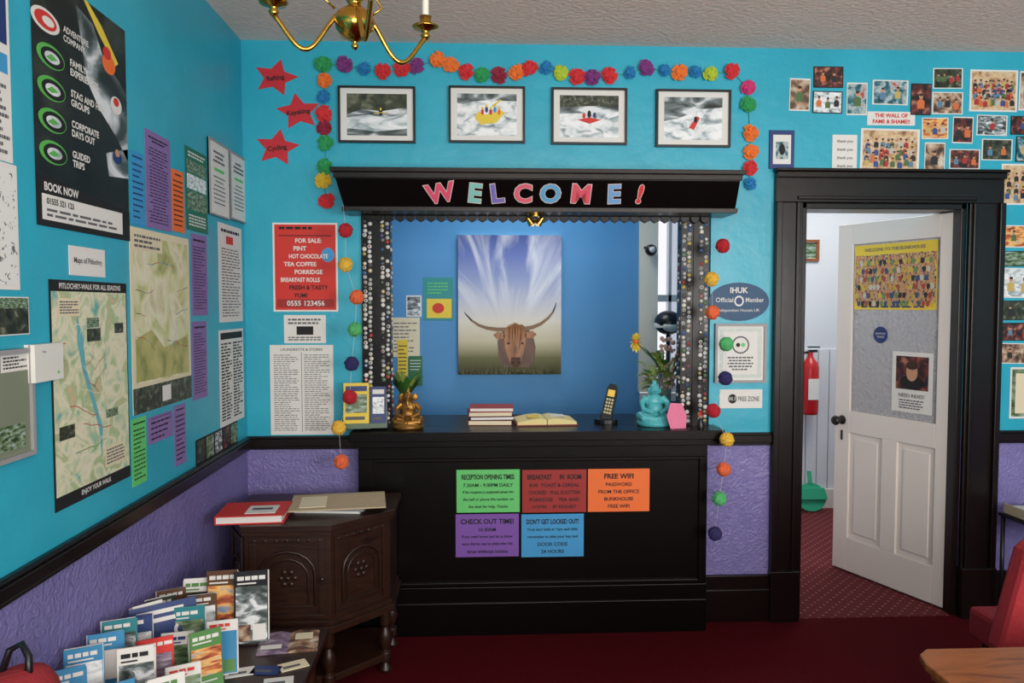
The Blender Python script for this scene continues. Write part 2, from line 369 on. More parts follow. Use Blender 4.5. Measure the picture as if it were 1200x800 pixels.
p.inputs['Base Color'].default_value=lin((206,204,206)); p.inputs['Roughness'].default_value=.15; p.inputs['Transmission Weight'].default_value=.55
GL=m
w.bx(0,s1,0,DH,-T,0,WPAINT,Md); w.bx(W-s1,W,0,DH,-T,0,WPAINT,Md)
w.bx(s1,W-s1,DH-.12,DH,-T,0,WPAINT,Md); w.bx(s1,W-s1,.83,.96,-T,0,WPAINT,Md); w.bx(s1,W-s1,0,.2,-T,0,WPAINT,Md)
w.bx(W/2-.05,W/2+.05,.2,.83,-T,0,WPAINT,Md)
for a,b2 in ((s1,W/2-.05),(W/2+.05,W-s1)):
    w.bx(a,b2,.2,.83,-T+.012,-.014,WPAINT,Md); w.bx(a+.035,b2-.035,.235,.795,-T+.006,-.007,WPAINT,Md)
w.bx(s1,W-s1,.96,DH-.12,-.028,-.014,GL,Md)
for z in (.25,1.75): w.bx(W,W+.012,z,z+.1,-.02,.004,BRASS,Md)
w.lathe([(.028,0),(.028,.006),(.012,.012),(.012,.03),(.026,.042),(.03,.055),(.022,.07),(0.001,.074)],BPLAST,Md@Matrix.Translation((.055,.9,0)),n=16)
w.bx(.048,.062,.78,.84,0,.006,BPLAST,Md)
w.obj(bevel=.003)
def DF(name,u0,v0,u1,v1,base,z=-.012):
    M2=Md@Matrix.Translation(((u0+u1)/2,(v0+v1)/2,z)); return Flat(name,M2,u1-u0,v1-v0,base)
f=DF('group_photo_banner',s1+.01,1.56,W-s1-.02,DH-.13,YELLOW); f.rect(.01,.16,.99,.9,CROWDY)
SHB=[mat('kid_shirt_%d'%i,c,.6) for i,c in enumerate([(206,180,80),(196,160,70),(60,80,120),(110,140,90),(170,70,60),(200,196,186),(40,40,46),(190,150,120)])]
for rr_ in range(6):
    for k in range(19):
        x=.015+.97*(k+.5+.5*(rr_%2))/19.6; y=.22+rr_*.125; f.ell(x,y+.06,.021,.05,R.choice(SHB),2+rr_*.4,10); f.ell(x,y,.013,.027,SKIN,2.2+rr_*.4,10)
f.lines(.1,.93,.9,.98,1,NAVY); f.text('WELCOME TO THE BUNKHOUSE',.5,.08,.05,NAVY,6); f.done()
f=DF('blue_sticker',s1+.15,1.37,s1+.245,1.465,None); f.ell(.5,.5,.5,.5,NAVY,0); f.text('LEAVE NO',.5,.42,.12,WHITE,2,.7); f.text('TRACE',.5,.62,.12,WHITE,2,.6); f.done()
f=DF('door_flyer',s1+.28,1.0,W-s1-.03,1.33,WHITE); f.rect(.1,.07,.9,.62,NIGHT); f.ell(.5,.5,.3,.12,INK,1.5); f.ell(.5,.33,.14,.15,SKIN,2); f.ell(.5,.22,.15,.07,HAIR,2.5); f.text('NEED RIDES?',.5,.72,.06,INK); f.lines(.2,.78,.8,.95,4,GREYINK); f.done()
# fire extinguisher etc in hall
c=hy(949,455,2.02); w=MB('fire_extinguisher'); ER=mat('extinguisher_red',(186,24,30),.3); Mx=Matrix.Translation((c.x,2.02,c.z-.2))
w.lathe([(.001,0),(.058,0),(.065,.02),(.065,.36),(.055,.4),(.03,.43),(.02,.45),(.02,.48)],ER,Mx,n=20)
w.bx(-.012,.05,-.012,.012,.48,.5,BPLAST,Mx); w.bx(-.02,.07,-.01,.01,.515,.525,BPLAST,Mx); w.tube([(-.02,0,.48),(-.08,0,.47),(-.09,-.01,.35),(-.075,-.02,.2)],.01,BPLAST,Mx); w.bx(-.04,.04,-.068,-.064,.12,.28,WHITE,Mx)
w.bx(-.02,.02,.06,.084,.3,.36,BPLAST,Mx); w.obj()
f=WF('hall_picture',938,281,959,306,WHITE,2.12); f.rect(.15,.15,.85,.85,LAND); f.frame(.02,MIDWOOD); f.done()
c=hz(951,600); w=MB('dustpan'); GP=mat('green_plastic',(50,170,130),.4); Mx=TR(c.x,1.98,.115,0,math.radians(76))
w.prism([(.12*math.cos(a*math.pi/9),.11*math.sin(a*math.pi/9)) for a in range(0,18)],-.006,.006,GP,Mx); w.prism([(-.12,-.02),(.12,-.02),(.10,.07),(-.10,.07)],.006,.03,GP,Mx); w.bx(-.015,.015,.1,.2,-.004,.012,GP,Mx); w.obj(bevel=.003)

# ------------------------------------------------------------------ counter
w=MB('reception_counter'); yf=-.10
TX0=hy(409,508,-.18).x; TX1=hy(850,500,-.18).x
w.bx(CX0,CX1,yf,-.0005,0,CT-.045,BLACK)
w.bx(CX0-.0,CX1+.0,yf-.022,yf,0,.235,BLACK); w.bx(CX0+.004,CX1-.004,yf-.03,yf,.0,.16,BLACK)
w.bx(CX0,CX1,yf-.012,yf,.86,CT-.045,BLACK); w.bx(CX0,CX0+.07,yf-.012,yf,.235,.86,BLACK); w.bx(CX1-.04,CX1,yf-.012,yf,.235,.86,BLACK)
w.bx(CX0+.07,CX1-.04,yf-.016,yf,.845,.86,BLACK); w.bx(CX0+.07,CX1-.04,yf-.016,yf,.235,.255,BLACK)
w.bx(TX0,TX1,-.18,-.0005,CT-.044,CT,BLACK); w.bx(TX0+.02,TX1-.02,-.16,-.0005,CT-.075,CT-.044,BLACK)
w.obj(bevel=.003)
w=MB('counter_shelf'); w.bx(O0+.001,O1-.001,.0,.40,CT-.044,CT,BLACK); w.bx(O0+.1,O1-.1,.36,.40,0,CT-.044,BLACK); w.obj(bevel=.003)
def notice(x0,y0,x1,y1,base,ttl,sub):
    f=WF('notice_card',x0,y0,x1,y1,base,yf,thick=.001)
    f.text(ttl,.5,.17,.12,INK,maxw=.84,bold=.03)
    for i,t in enumerate(sub): f.text(t,.5,.36+i*.17,.085,INK,maxw=.8,bold=.018)
    f.done()
notice(535,550,609,600,GREEN,'RECEPTION OPENING TIMES:',['7.30AM - 9.00PM DAILY','If the reception is unattended please ring','the bell or phone the number on','the desk for help. Thanks'])
notice(612,550,687,600,DRED,'BREAKFAST      IN  ROOM',['8:00  TOAST & CEREAL','COOKED   FULL SCOTTISH','PORRIDGE    TEA AND','COFFEE     BY REQUEST'])
notice(689,549,761,599,ORANGE,'FREE WIFI',['PASSWORD','FROM THE OFFICE','BUNKHOUSE','FREE WIFI'])
notice(534,602,608,652,PURPLE,'CHECK OUT TIME!',['10.30AM','If you need longer just let us know','extra charges may be added after this','time without notice'])
notice(611,602,684,652,BLUE,"DON'T GET LOCKED OUT!",['Front door locks at 11pm each night','remember to take your key and','DOOR CODE','24 HOURS'])

# canopy
w=MB('reception_canopy'); ytop=-.29; ybot=-.2
tz=hy(630,197,ytop).z; a0=hy(386,197,ytop).x; a1=hy(875,205,ytop).x; fz=tz-.045; bz=hy(630,246,ybot).z+.012; b0=hy(403,240,ybot).x; b1=hy(862,240,ybot).x
w.bx(a0,a1,ytop,-.0005,tz-.02,tz,FRAMEW); w.bx(a0+.012,a1-.012,ytop+.015,-.0005,fz,tz-.02,FRAMEW)
bot=[(b0,ybot),(b1,ybot),(b1,-.0005),(b0,-.0005)]; top=[(a0+.02,ytop+.025),(a1-.02,ytop+.025),(a1-.02,-.0005),(a0+.02,-.0005)]
w.frustum(bot,bz,top,fz,BLACK); w.bx(b0-.008,b1+.008,ybot-.01,-.0005,bz-.022,bz,FRAMEW)
# carved valance
n=34; x0=O0+.02; dx=(O1-O0-.04)/n
for i in range(n):
    pts=[(x0+i*dx,bz-.022),(x0+i*dx+dx*.15,bz-.045),(x0+i*dx+dx*.5,bz-.055),(x0+i*dx+dx*.85,bz-.045),(x0+(i+1)*dx,bz-.022)]
    w.add([(p[0],-.05,p[1]) for p in pts]+[(p[0],-.035,p[1]) for p in pts],[(0,1,2,3,4),(9,8,7,6,5)]+[(k,(k+1)%5,5+(k+1)%5,5+k) for k in range(5)],BLACK)
w.obj(bevel=.002)
w=MB('opening_lining'); w.bx(O0,O1,-.0004,WT,OT-.015,OT,BLACK); w.obj()
# letters
sl=Vector((0,ytop+.025-ybot,fz-bz)); sl.normalize(); cz=(bz+fz)/2; cy=(ytop+.025+ybot)/2-.002
lets=[('W',516,.18,(226,80,112)),('E',557,-.1,(130,200,192)),('L',583,.12,(120,110,190)),('C',613,0,(226,100,120)),('O',645,.1,(96,166,210)),('M',681,-.05,(226,86,104)),('E',720,.05,(116,166,216)),('!',750,-.15,(220,56,64))]
OUT=mat('letter_backing',(216,196,190),.6)
Lsz=(fz-bz)*.80
f=Flat('welcome_sign',basis((hy(632,222,cy).x,cy,cz),(1,0,0),tuple(sl)),1,1,None,.002)
ox=f.M.translation.x
for ch,px,rt,c in lets:
    X=hy(px,222,cy).x-ox+.5
    f.text(ch,X,.5,Lsz*1.03,OUT,1,.2,bold=.06,rot=rt); f.text(ch,X,.5,Lsz*.95,mat('letter_%d%d%d'%c,c,.5),2.5,.2,bold=.035,rot=rt)
f.done()
# posts with badges
BC=[mat('badge_%d'%i,c,.3) for i,c in enumerate([(212,210,206),(176,176,174),(222,216,202),(60,60,66),(130,130,134),(160,60,56),(60,90,140),(190,170,96),(90,118,90),(225,225,225),(80,76,70),(196,196,196)])]
for px0,px1 in ((425,458),(798,830)):
    w=MB('badge_covered_post'); x0=hy(px0,370,-.03).x; x1=hy(px1,370,-.03).x; z0=CT+.0005; z1=bz-.0235
    w.bx(x0,x1,-.03,.05,z0,z1,BLACK); w.bx((x0+x1)/2-.01,(x0+x1)/2+.01,-.036,-.03,z0,z1,BLACK)
    wd=x1-x0; n=int((z1-z0)/.0225)
    def badge(M,mt,r):
        w.lathe([(r,0),(r*.93,.003),(r*.5,.005),(.0005,.0055)],mt,M,n=10)
        if R.random()<.4: w.lathe([(r*.5,.0052),(.0005,.006)],R.choice(BC),M,n=8)
    for i in range(n):
        for k,fx in enumerate((.1,.28,.72,.9)):
            if R.random()<.12: continue
            z=z0+.012+i*.0225+(.011 if k%2 else 0)+R.uniform(-.002,.002)
            if z>z1-.015: continue
            badge(Matrix.Translation((x0+wd*fx+R.uniform(-.003,.003),-.0305,z))@Matrix.Rotation(math.pi/2,4,'X'),R.choice(BC[:3]+BC),R.uniform(.008,.0115))
    sx=x1 if px0<600 else x0; sg=1 if px0<600 else -1
    for i in range(0,n,1):
        for yy in (-.012,.02):
            if R.random()<.5: continue
            badge(Matrix.Translation((sx+sg*.0003,yy,z0+.012+i*.0225))@Matrix.Rotation(sg*math.pi/2,4,'Y'),R.choice(BC),.009)
    w.obj(recalc=True)
# spotlights under canopy
w=MB('spotlight'); c=hy(627,250,-.1)
w.lathe([(.03,-.0),(.03,.01)],BRASS,Matrix.Translation((c.x,-.1,bz-.0325)),n=16)
WB=mat('bulb_glass',(255,226,170),.2,emit=.5)
for s in (-1,1):
    Mx=TR(c.x+s*.022,-.1,bz-.055,0,math.radians(20),math.radians(s*35)); w.lathe([(.010,.025),(.013,.017),(.018,-.01),(.02,-.014)],BRASS,Mx,n=14); w.ball((0,0,-.013),.013,WB,Mx,n=10)
w.obj()

# ------------------------------------------------------------------ garlands
FC=dict(r=mat('petal_red',(206,44,50),.8),o=mat('petal_orange',(232,116,46),.8),g=mat('petal_green',(40,150,84),.8),l=mat('petal_lime',(176,196,54),.8),p=mat('petal_purple',(120,50,120),.8),m=mat('petal_magenta',(200,50,112),.8),b=mat('petal_blue',(30,120,180),.8),y=mat('petal_yellow',(226,188,56),.8),k=mat('petal_maroon',(140,30,56),.8))
def flower(w,c,r,mt):
    tx=R.uniform(-.35,.35)
    for lay in range(3):
        a0=R.random()*6.28
        for i in range(5):
            a=a0+i*2*math.pi/5+R.uniform(-.15,.15); d=Vector((math.cos(a),tx*math.cos(a)*.5,math.sin(a))); t=Vector((-math.sin(a),0,math.cos(a))); o=Vector(c)+Vector((0,-.004-.006*lay,0)); q=r*(1-.2*lay)*R.uniform(.85,1.1)
            l=[Vector((0,-R.uniform(.0,.012),0)) for _ in range(6)]
            w.add([o,o+d*q*.45-t*q*.40+l[1]*.4,o+d*q*.85-t*q*.46+l[2],o+d*q*.95+l[3]*.3,o+d*q*.9+t*q*.44+l[4],o+d*q*.45+t*q*.40+l[5]*.4],[(0,1,2,3),(0,3,4,5)],mt)
gl=[(382,236,'r'),(380,212,'y'),(381,195,'g'),(382,168,'g'),(381,150,'k'),(380,134,'r'),(380,114,'b'),(380,95,'o'),(378,76,'g'),(403,76,'p'),(427,81,'b'),(448,84,'r'),(471,81,'r'),(488,77,'p'),(513,71,'o'),(528,76,'o'),(546,84,'r'),(565,88,'g'),(585,89,'k'),(604,86,'o'),(620,80,'r'),(640,80,'b'),(656,86,'l'),(676,90,'r'),(694,91,'p'),(714,89,'r'),(738,86,'b'),(757,80,'p'),(778,83,'b'),(797,86,'o'),(814,84,'b'),(832,87,'l'),(857,83,'r'),(876,103,'m'),(877,123,'g'),(879,156,'o'),(879,178,'o'),(879,197,'r'),(878,216,'b')]
w=MB('flower_garland')
w.tube([hy(a,b,-.006) for a,b,_ in gl],.0015,FC['g'],n=5)
for a,b,k in gl: flower(w,hy(a+R.uniform(-1,1),b,-.008),.043 if k not in 'b' else .034,FC[k])
w.obj(recalc=False)
PC=dict(r=mat('pompom_red',(176,32,46),1),y=mat('pompom_yellow',(228,180,66),1),o=mat('pompom_orange',(226,104,62),1),g=mat('pompom_green',(84,176,108),1),n=mat('pompom_navy',(46,42,92),1))
STR=mat('white_string',(200,200,200),.8)
def pgar(top,lst):
    w=MB('pompom_garland'); pts=[hy(top[0],top[1],-.215)]+[hy(a,b,-.225) for a,b,_ in lst]
    w.tube(pts,.001,STR,n=5)
    for (a,b,k),p in zip(lst,pts[1:]): w.ball(p,.033,PC[k],n=22,jit=.09,smooth=False)
    w.obj(recalc=False)
pgar((402,240),[(405,270,'r'),(405,310,'y'),(418,348,'o'),(416,386,'g'),(412,426,'n'),(410,465,'r'),(397,501,'y'),(400,541,'o')])
pgar((866,244),[(847,288,'r'),(834,327,'y'),(835,366,'o'),(851,403,'g'),(850,443,'n'),(836,481,'r'),(852,515,'y'),(848,550,'o'),(843,584,'g'),(838,625,'n')])
# stars
STAR=mat('star_red',(196,34,48),.6)
for (cx,cy_,r,rot,t) in ((323,91,25,.25,'Rafting'),(350,131,25,-.15,'Kayaking'),(325,173,25,.15,'Cycling')):
    f=WF('star_sign',cx-r,cy_-r,cx+r,cy_+r,None)
    pts=[]
    for i in range(10):
        a=-math.pi/2-i*math.pi/5+rot; q=.54 if i%2==0 else .27; pts.append((.5+q*math.cos(a)*1.0,.5+q*math.sin(a)*.82))
    f.prism([((x-.5)*f.w,(.5-y)*f.h) for x,y in pts],0,.0015,STAR); f.text(t,.5,.52,.15,INK,2,.62,bold=.03,rot=.15); f.done()

# ------------------------------------------------------------------ framed pictures
def framed(x0,y0,x1,y1,kind):
    f=WF('framed_picture',x0,y0,x1,y1,WHITE,thick=.01); f.frame(.010,BPLAST,.022)
    a=(.11,.13,.89,.87)
    if kind==0:
        f.rect(*a,FOREST); f.poly([(.11,.5),(.3,.4),(.55,.44),(.89,.36),(.89,.87),(.11,.87)],RIVER,1.5); f.poly([(.11,.55),(.4,.5),(.6,.56),(.89,.48),(.89,.74),(.5,.8),(.11,.74)],RIVER2,2); f.ell(.55,.46,.025,.06,INK,3); f.ell(.55,.4,.012,.026,YELLOW,4); f.poly([(.46,.47),(.64,.45),(.64,.462),(.46,.482)],YELLOW,4)
    if kind==1:
        f.rect(*a,RIVER2); f.poly([(.11,.13),(.89,.13),(.89,.26),(.5,.24),(.11,.3)],RIVER,1.5); f.poly([(.34,.56),(.42,.68),(.62,.64),(.74,.46),(.68,.42),(.5,.5),(.38,.45)],YELLOW,3)
        for i in range(5): f.ell(.44+i*.055,.45-(i%2)*.04,.02,.055,[RED,NAVY,RED,BLUE,ORANGE][i],4); f.ell(.44+i*.055,.385-(i%2)*.04,.013,.024,YELLOW,5)
        f.poly([(.56,.34),(.68,.23),(.69,.25),(.57,.37)],YELLOW,5)
    if kind==2: f.rect(*a,RIVER2); f.rect(.11,.13,.89,.34,FOREST,2); f.poly([(.11,.34),(.89,.3),(.89,.42),(.11,.46)],RIVER,2.3); f.poly([(.34,.56),(.5,.52),(.66,.56),(.5,.63)],RED,3); f.ell(.5,.46,.024,.065,INK,4); f.ell(.43,.49,.02,.05,RED,4); f.ell(.57,.48,.02,.05,NAVY,4)
    if kind==3: f.rect(*a,RIVER2); f.poly([(.11,.13),(.89,.13),(.89,.3),(.6,.34),(.3,.5),(.11,.55)],RIVER,2); f.poly([(.44,.66),(.55,.46),(.59,.49),(.51,.7)],RED,3); f.ell(.53,.52,.022,.055,INK,4)
    f.done()
for k,(a,b,c,d) in enumerate([(397,102,487,168),(526,102,615,168),(646,104,734,170),(768,106,855,173)]): framed(a,b,c,d,k)

# ------------------------------------------------------------------ posters, back wall left
f=WF('river_sports_poster',320,261,396,365,WHITE); f.rect(.03,.02,.97,.98,RED,1)
f.lines(.1,.03,.9,.09,1,INK); 
for i,t in enumerate(['FOR SALE:','PINT','HOT CHOCOLATE','TEA COFFEE','PORRIDGE','BREAKFAST ROLLS','FRESH & TASTY','YUM!']):
    f.text(t,.42 if i%2 else .55,.2+i*.088,.05,WHITE if i<6 else INK,3,.6,bold=.03)
f.rect(.1,.14,.9,.15,INK,2); f.rect(.06,.86,.94,.95,DRED,2); f.text('0555 123456',.5,.905,.06,WHITE,3,.8,bold=.02); f.ell(.85,.36,.1,.08,BLUE,2); f.done()
f=WF('bus_timetable_card',333,369,382,402,WHITE); f.lines(.1,.1,.9,.35,2,GREYINK); f.rect(.3,.4,.7,.7,INK,2); f.lines(.1,.75,.9,.92,2,GREYINK); f.done()
f=WF('information_sheet',317,404,391,509,WHITE)
f.text('LAUNDRETTE & STORES',.5,.05,.03,INK)
f.lines(.06,.1,.46,.96,36,GREYINK,ww=.12,fill=.32); f.lines(.54,.1,.94,.96,36,GREYINK,ww=.12,fill=.32); f.rect(.495,.08,.503,.97,GREYINK,2); f.done()
# right side things
f=WF('hostel_member_plaque',830,331,901,376,None,thick=.004); f.prism([(.5*f.w*math.cos(i*math.pi/14),.5*f.h*math.sin(i*math.pi/14)) for i in range(28)],0,.004,mat('plaque_blue',(16,70,110),.5))
f.text('IHUK',.5,.2,.15,WHITE,bold=.03); f.text('Official',.26,.45,.12,WHITE,maxw=.3,bold=.01); f.text('Member',.76,.45,.12,WHITE,maxw=.3,bold=.01); f.ell(.5,.48,.08,.14,WHITE,2); f.ell(.5,.48,.055,.095,NAVY,3); f.text('Independent Hostels UK',.5,.73,.1,WHITE,maxw=.75); f.done()
f=WF('framed_certificate',837,379,897,448,WHITE,thick=.006); f.frame(.012,SILV,.016); f.rect(.09,.08,.91,.92,nmat('cert_pattern',[(186,198,192),(206,212,206)],12,3)); f.rect(.17,.14,.83,.86,WHITE,2); f.ell(.5,.36,.17,.15,GREYINK,3); f.ell(.5,.36,.14,.125,WHITE,4); f.ell(.45,.36,.04,.035,INK,5); f.ell(.55,.36,.04,.035,GREEN,5); f.lines(.25,.55,.75,.8,5,GREYINK,3,cen=True); f.done()
f=WF('wifi_card',843,456,893,478,WHITE); f.ell(.3,.5,.1,.25,INK,2); f.text('Wi Fi',.3,.5,.22,WHITE,4,.2); f.text('FREE ZONE',.68,.5,.25,INK,maxw=.5); f.done()
f=WF('small_blue_frame',901,153,930,198,NAVY,thick=.008); f.rect(.14,.12,.86,.88,WHITE); f.rect(.25,.3,.75,.75,TEALP,2); f.ell(.5,.5,.12,.15,INK,3); f.done()
f=WF('wall_of_fame_title',1016,131,1072,147,WHITE); f.text('THE WALL OF',.5,.28,.3,RED,bold=.03); f.text('FAME & SHAME!!',.5,.72,.3,RED,bold=.03); f.done()
SH=[mat('print_shirt_%d'%i,c,.6) for i,c in enumerate([(170,50,46),(50,80,140),(34,34,38),(90,130,160),(196,170,100),(190,186,180),(80,110,66),(210,110,60)])]
def person(f,x,y,s,L0=2):
    a=f.h/f.w
    f.poly([(x-s*.9*a,min(.94,y+s*3)),(x+s*.9*a,min(.94,y+s*3)),(x+s*.95*a,y+s*1.2),(x+s*.4*a,y+s*.7),(x-s*.4*a,y+s*.7),(x-s*.95*a,y+s*1.2)],R.choice(SH),L0); f.ell(x,y,s*.5*a,s*.68,SKIN,L0+.5,12); f.ell(x,y-s*.38,s*.52*a,s*.36,HAIR,L0+.8,12)
def snap(x0,y0,x1,y1,mt,ppl=2,border=True,rot=0,rows=1):
    f=WF('photo_print',x0,y0,x1,y1,WHITE if border else INK,rot=rot); e=.04
    f.rect(e,e*1.1,1-e,1-e*1.1,mt)
    for r_ in range(rows):
        for i in range(ppl): 
            x=.08+.84*(i+.5)/ppl+R.uniform(-.03,.03); person(f,x,R.uniform(.3,.42) if rows==1 else .28+.55*r_/rows+R.uniform(-.03,.03),min(.13,.28/ppl+.04) if rows==1 else .06,2+r_)
    f.done()
PH=[(925,92,949,130,INDOOR,1),(953,78,988,103,NIGHT,2),(952,107,987,133,RIVER2,3),(992,97,1016,135,TEALP,1),(1022,94,1064,123,TEALP,2),(1067,98,1091,135,NIGHT,1),(1093,80,1128,104,FOREST,4),(1092,108,1128,134,INDOOR,3),(1136,82,1192,131,FADED,-9),(1194,84,1230,130,INDOOR,2),
(1008,151,1077,202,FADED,-8),(1080,138,1111,163,SUNSET,3),(1116,137,1140,168,NIGHT,2),(1144,135,1180,159,RIVER,1),(1184,136,1212,158,NIGHT,1),(1083,167,1107,202,INDOOR,1),(1112,175,1148,198,NIGHT,3),(1150,163,1186,188,FOREST,2),(1190,160,1222,190,TEALP,2),
(1173,192,1215,240,FADED,-4),(1175,264,1215,290,SUNSET,2),(1173,294,1210,312,LAND,0),(1173,314,1212,349,RIVER2,2),(1173,352,1212,375,FOREST,2),(1172,378,1212,399,NIGHT,2),(1172,402,1212,426,INDOOR,2)]
for (a,b,c,d,m_,p_) in PH: snap(a,b,c,d,m_,abs(p_),R.random()<.7,R.uniform(-.02,.02),4 if p_<0 else 1)
f=WF('thank_you_note',975,158,1004,202,WHITE); 
for i in range(4): f.text('thank you',.5,.18+i*.22,.1,INK,maxw=.85)
f.done()
f=WF('award_certificate',1183,430,1225,490,WHITE); f.rect(.05,.04,.95,.96,LAND); f.rect(.15,.12,.85,.9,CREAM,2); f.done()

# ------------------------------------------------------------------ left wall posters
f=LF('river_adventure_poster',38,-47,147,262,INK)
f.rect(.0,.0,1,1,nmat('poster_river',[(8,10,9),(22,26,20),(60,64,52),(120,130,130)],2.5,6,1.0,(1,1.2,1),lo=.38,hi=.85),.3)
f.poly([(.42,.05),(.6,.08),(.72,.2),(.9,.26),(1,.3),(1,.62),(.84,.52),(.66,.44),(.52,.34)],RIVER,.6); f.poly([(.5,.0),(.66,.1),(.86,.2),(.9,.18),(.7,.06),(.55,.0)],YELLOW,.9); f.ell(.78,.21,.08,.045,ORANGE,1.1); f.ell(.76,.165,.05,.028,RED,1.3); f.poly([(.72,.62),(1,.56),(1,.7),(.75,.72)],RIVER,.6); f.ell(.86,.38,.07,.04,WHITE,1.1); f.ell(.86,.365,.035,.02,RED,1.3); f.ell(.86,.62,.06,.03,NAVY,1.1); f.ell(.86,.6,.03,.018,SKIN,1.3)
f.ell(.12,.2,.13,.045,WHITE,2); f.ell(.12,.2,.10,.034,RED,3); f.ell(.14,.2,.055,.018,WHITE,4); f.text('ADVENTURE',.28,.185,.026,WHITE,4,.42,.02,'l'); f.text('COMPANY',.28,.222,.026,WHITE,4,.38,.02,'l')
GRN=mat('print_green',(90,180,80),.5)
for i,(a,b2) in enumerate((('FAMILY','EXPERIENCES'),('STAG AND HEN','GROUPS'),('CORPORATE','DAYS OUT'),('GUIDED','TRIPS'))):
    y=.32+i*.125; f.ell(.16,y+.01,.13,.046,GRN,2); f.ell(.175,y+.012,.108,.038,INK,2.5); f.ell(.17,y+.012,.07,.022,RIVER2,3); f.poly([(.11,y+.02),(.16,y+.0),(.22,y+.012),(.16,y+.026)],GRN,3.5)
    f.text(a,.34,y-.014,.03,WHITE,4,.62,.03,'l'); f.text(b2,.34,y+.024,.03,WHITE,4,.6,.03,'l')
f.poly([(0,.80),(1,.86),(1,1),(0,1)],INK,1.6); f.text('BOOK NOW',.06,.845,.034,WHITE,5,.7,.03,'l'); f.rect(.04,.875,.9,.975,WHITE,3); f.text('01555 321 123',.08,.90,.025,INK,5,.7,.02,'l'); f.lines(.08,.925,.85,.965,2,GREYINK,4)
f.done()
f=LF('blue_leaflet_sheet',-25,-60,10,180,WHITE); f.rect(.3,.1,.9,.4,NAVY); f.rect(.3,.45,.9,.55,BLUE); f.lines(.2,.6,.9,.97,10,GREYINK); f.done()
f=LF('hand_drawn_map',-30,180,20,338,WHITE); f.rect(.05,.04,.95,.96,nmat('sketch_map',[(90,90,90),(225,225,222),(228,228,226)],14,6,1,lo=.36,hi=.44)); f.done()
f=LF('landscape_print',-20,347,33,395,WHITE); f.rect(.02,.03,.98,.97,FOREST); f.rect(.02,.03,.98,.3,LAND,2); f.done()
f=LF('small_noticeboard',-20,412,34,550,mat('notice_felt',(120,130,110),.8),thick=.008); f.frame(.012,SILV,.016); f.rect(.3,.04,.92,.2,WHITE); f.lines(.35,.06,.88,.18,4,INK); f.rect(.1,.68,.8,.9,LAND,2); f.done()
# control box
f=LF('alarm_control_box',28,404,62,449,PLASTIC,thick=.026); f.bx(-f.w/2-.002,f.w/2+.002,-f.h/2,f.h/2,.012,.015,mat('plastic_seam',(150,150,150),.5)); f.text('firex',.3,.2,.07,GREYINK); f.ell(.8,.8,.04,.05,GREEN,2); f.done()  # thin grey band is the seam of the lid
f=LF('maps_label_card',80,287,122,322,WHITE); f.text('Maps of Pitlochry',.5,.5,.26,GREYINK,maxw=.85,bold=.01); f.done()
f=LF('walking_map_poster',60,327,150,603,INK)
f.rect(.015,.05,.985,.94,MAPG); f.text('PITLOCHRY-WALK FOR ALL SEASONS',.5,.026,.025,WHITE,maxw=.92,bold=.02); f.text('ENJOY YOUR WALK',.5,.968,.03,WHITE,maxw=.7,bold=.02)
RP=mat('road_print',(196,90,66),.6); LOCH=mat('loch_blue',(100,176,190),.5)
f.poly([(.3,.15),(.36,.25),(.4,.4),(.5,.55),(.46,.56),(.36,.42),(.3,.28)],LOCH,2); f.poly([(.5,.55),(.6,.7),(.58,.85),(.55,.7),(.46,.56)],LOCH,2)
for k in range(26):
    x,y=R.uniform(.1,.85),R.uniform(.12,.85); a=R.random()*6.28; col=R.choice([RP,RP,WHITE,CREAM,GRN])
    for j in range(7):
        a+=R.uniform(-.6,.6); x2=min(.96,max(.04,x+.06*math.cos(a))); y2=min(.92,max(.07,y+.02*math.sin(a))); f.poly([(x,y),(x2,y2),(x2,y2+.004),(x,y+.004)],col,2.5); x,y=x2,y2
f.rect(.08,.08,.34,.16,CREAM,3); f.lines(.1,.09,.32,.15,5,GREYINK,4); f.rect(.42,.22,.6,.28,FOREST,3); f.rect(.42,.17,.58,.215,LAND,3); f.rect(.8,.2,.93,.25,FOREST,3); f.rect(.65,.62,.82,.66,LAND,3); f.rect(.06,.64,.24,.7,FOREST,3); f.rect(.62,.8,.92,.9,CREAM,3); f.lines(.64,.81,.9,.89,5,GREYINK,4); f.done()
f=LF('area_map_poster',153,265,222,488,CREAM); f.rect(.04,.04,.96,.84,MAPC); f.rect(.03,.02,.5,.12,CREAM,2); f.lines(.06,.03,.48,.11,3,GREYINK,3); f.rect(.0,.86,1,1,FOREST,2); f.poly([(.05,.6),(.3,.55),(.5,.66),(.95,.6),(.95,.83),(.05,.83)],nmat('print_map_moor',[(120,130,66),(180,176,104),(200,190,130)],6,6,.5),1.6)
for k in range(10):
    x,y=R.uniform(.1,.85),R.uniform(.15,.8); a=R.random()*6.28
    for j in range(7):
        a+=R.uniform(-.6,.6); x2=min(.94,max(.06,x+.07*math.cos(a))); y2=min(.83,max(.07,y+.03*math.sin(a))); f.poly([(x,y),(x2,y2),(x2,y2+.004),(x,y+.004)],R.choice([RP,LOCH,GREYINK]),2.5); x,y=x2,y2
f.rect(.45,.88,.6,.97,WHITE,3); f.done()
def tsheet(x0,y0,x1,y1,base,ink=INK,n=22,ttl=None):
    f=LF('information_sheet',x0,y0,x1,y1,base)
    f.lines(.1,.05,.9,.1,1,ink,cen=True); f.lines(.1,.14,.9,.93,n,ink,fill=.3,ww=.14); f.done()
tsheet(153,175,168,262,BLUE,NAVY,10); 
f=LF('information_sheet',170,150,199,265,LILAC); f.lines(.12,.05,.88,.12,2,INK,cen=True); f.lines(.1,.16,.9,.95,24,INK,fill=.3,cen=True,ww=.13); f.done()
tsheet(201,197,215,270,ORANGE,INK,10)
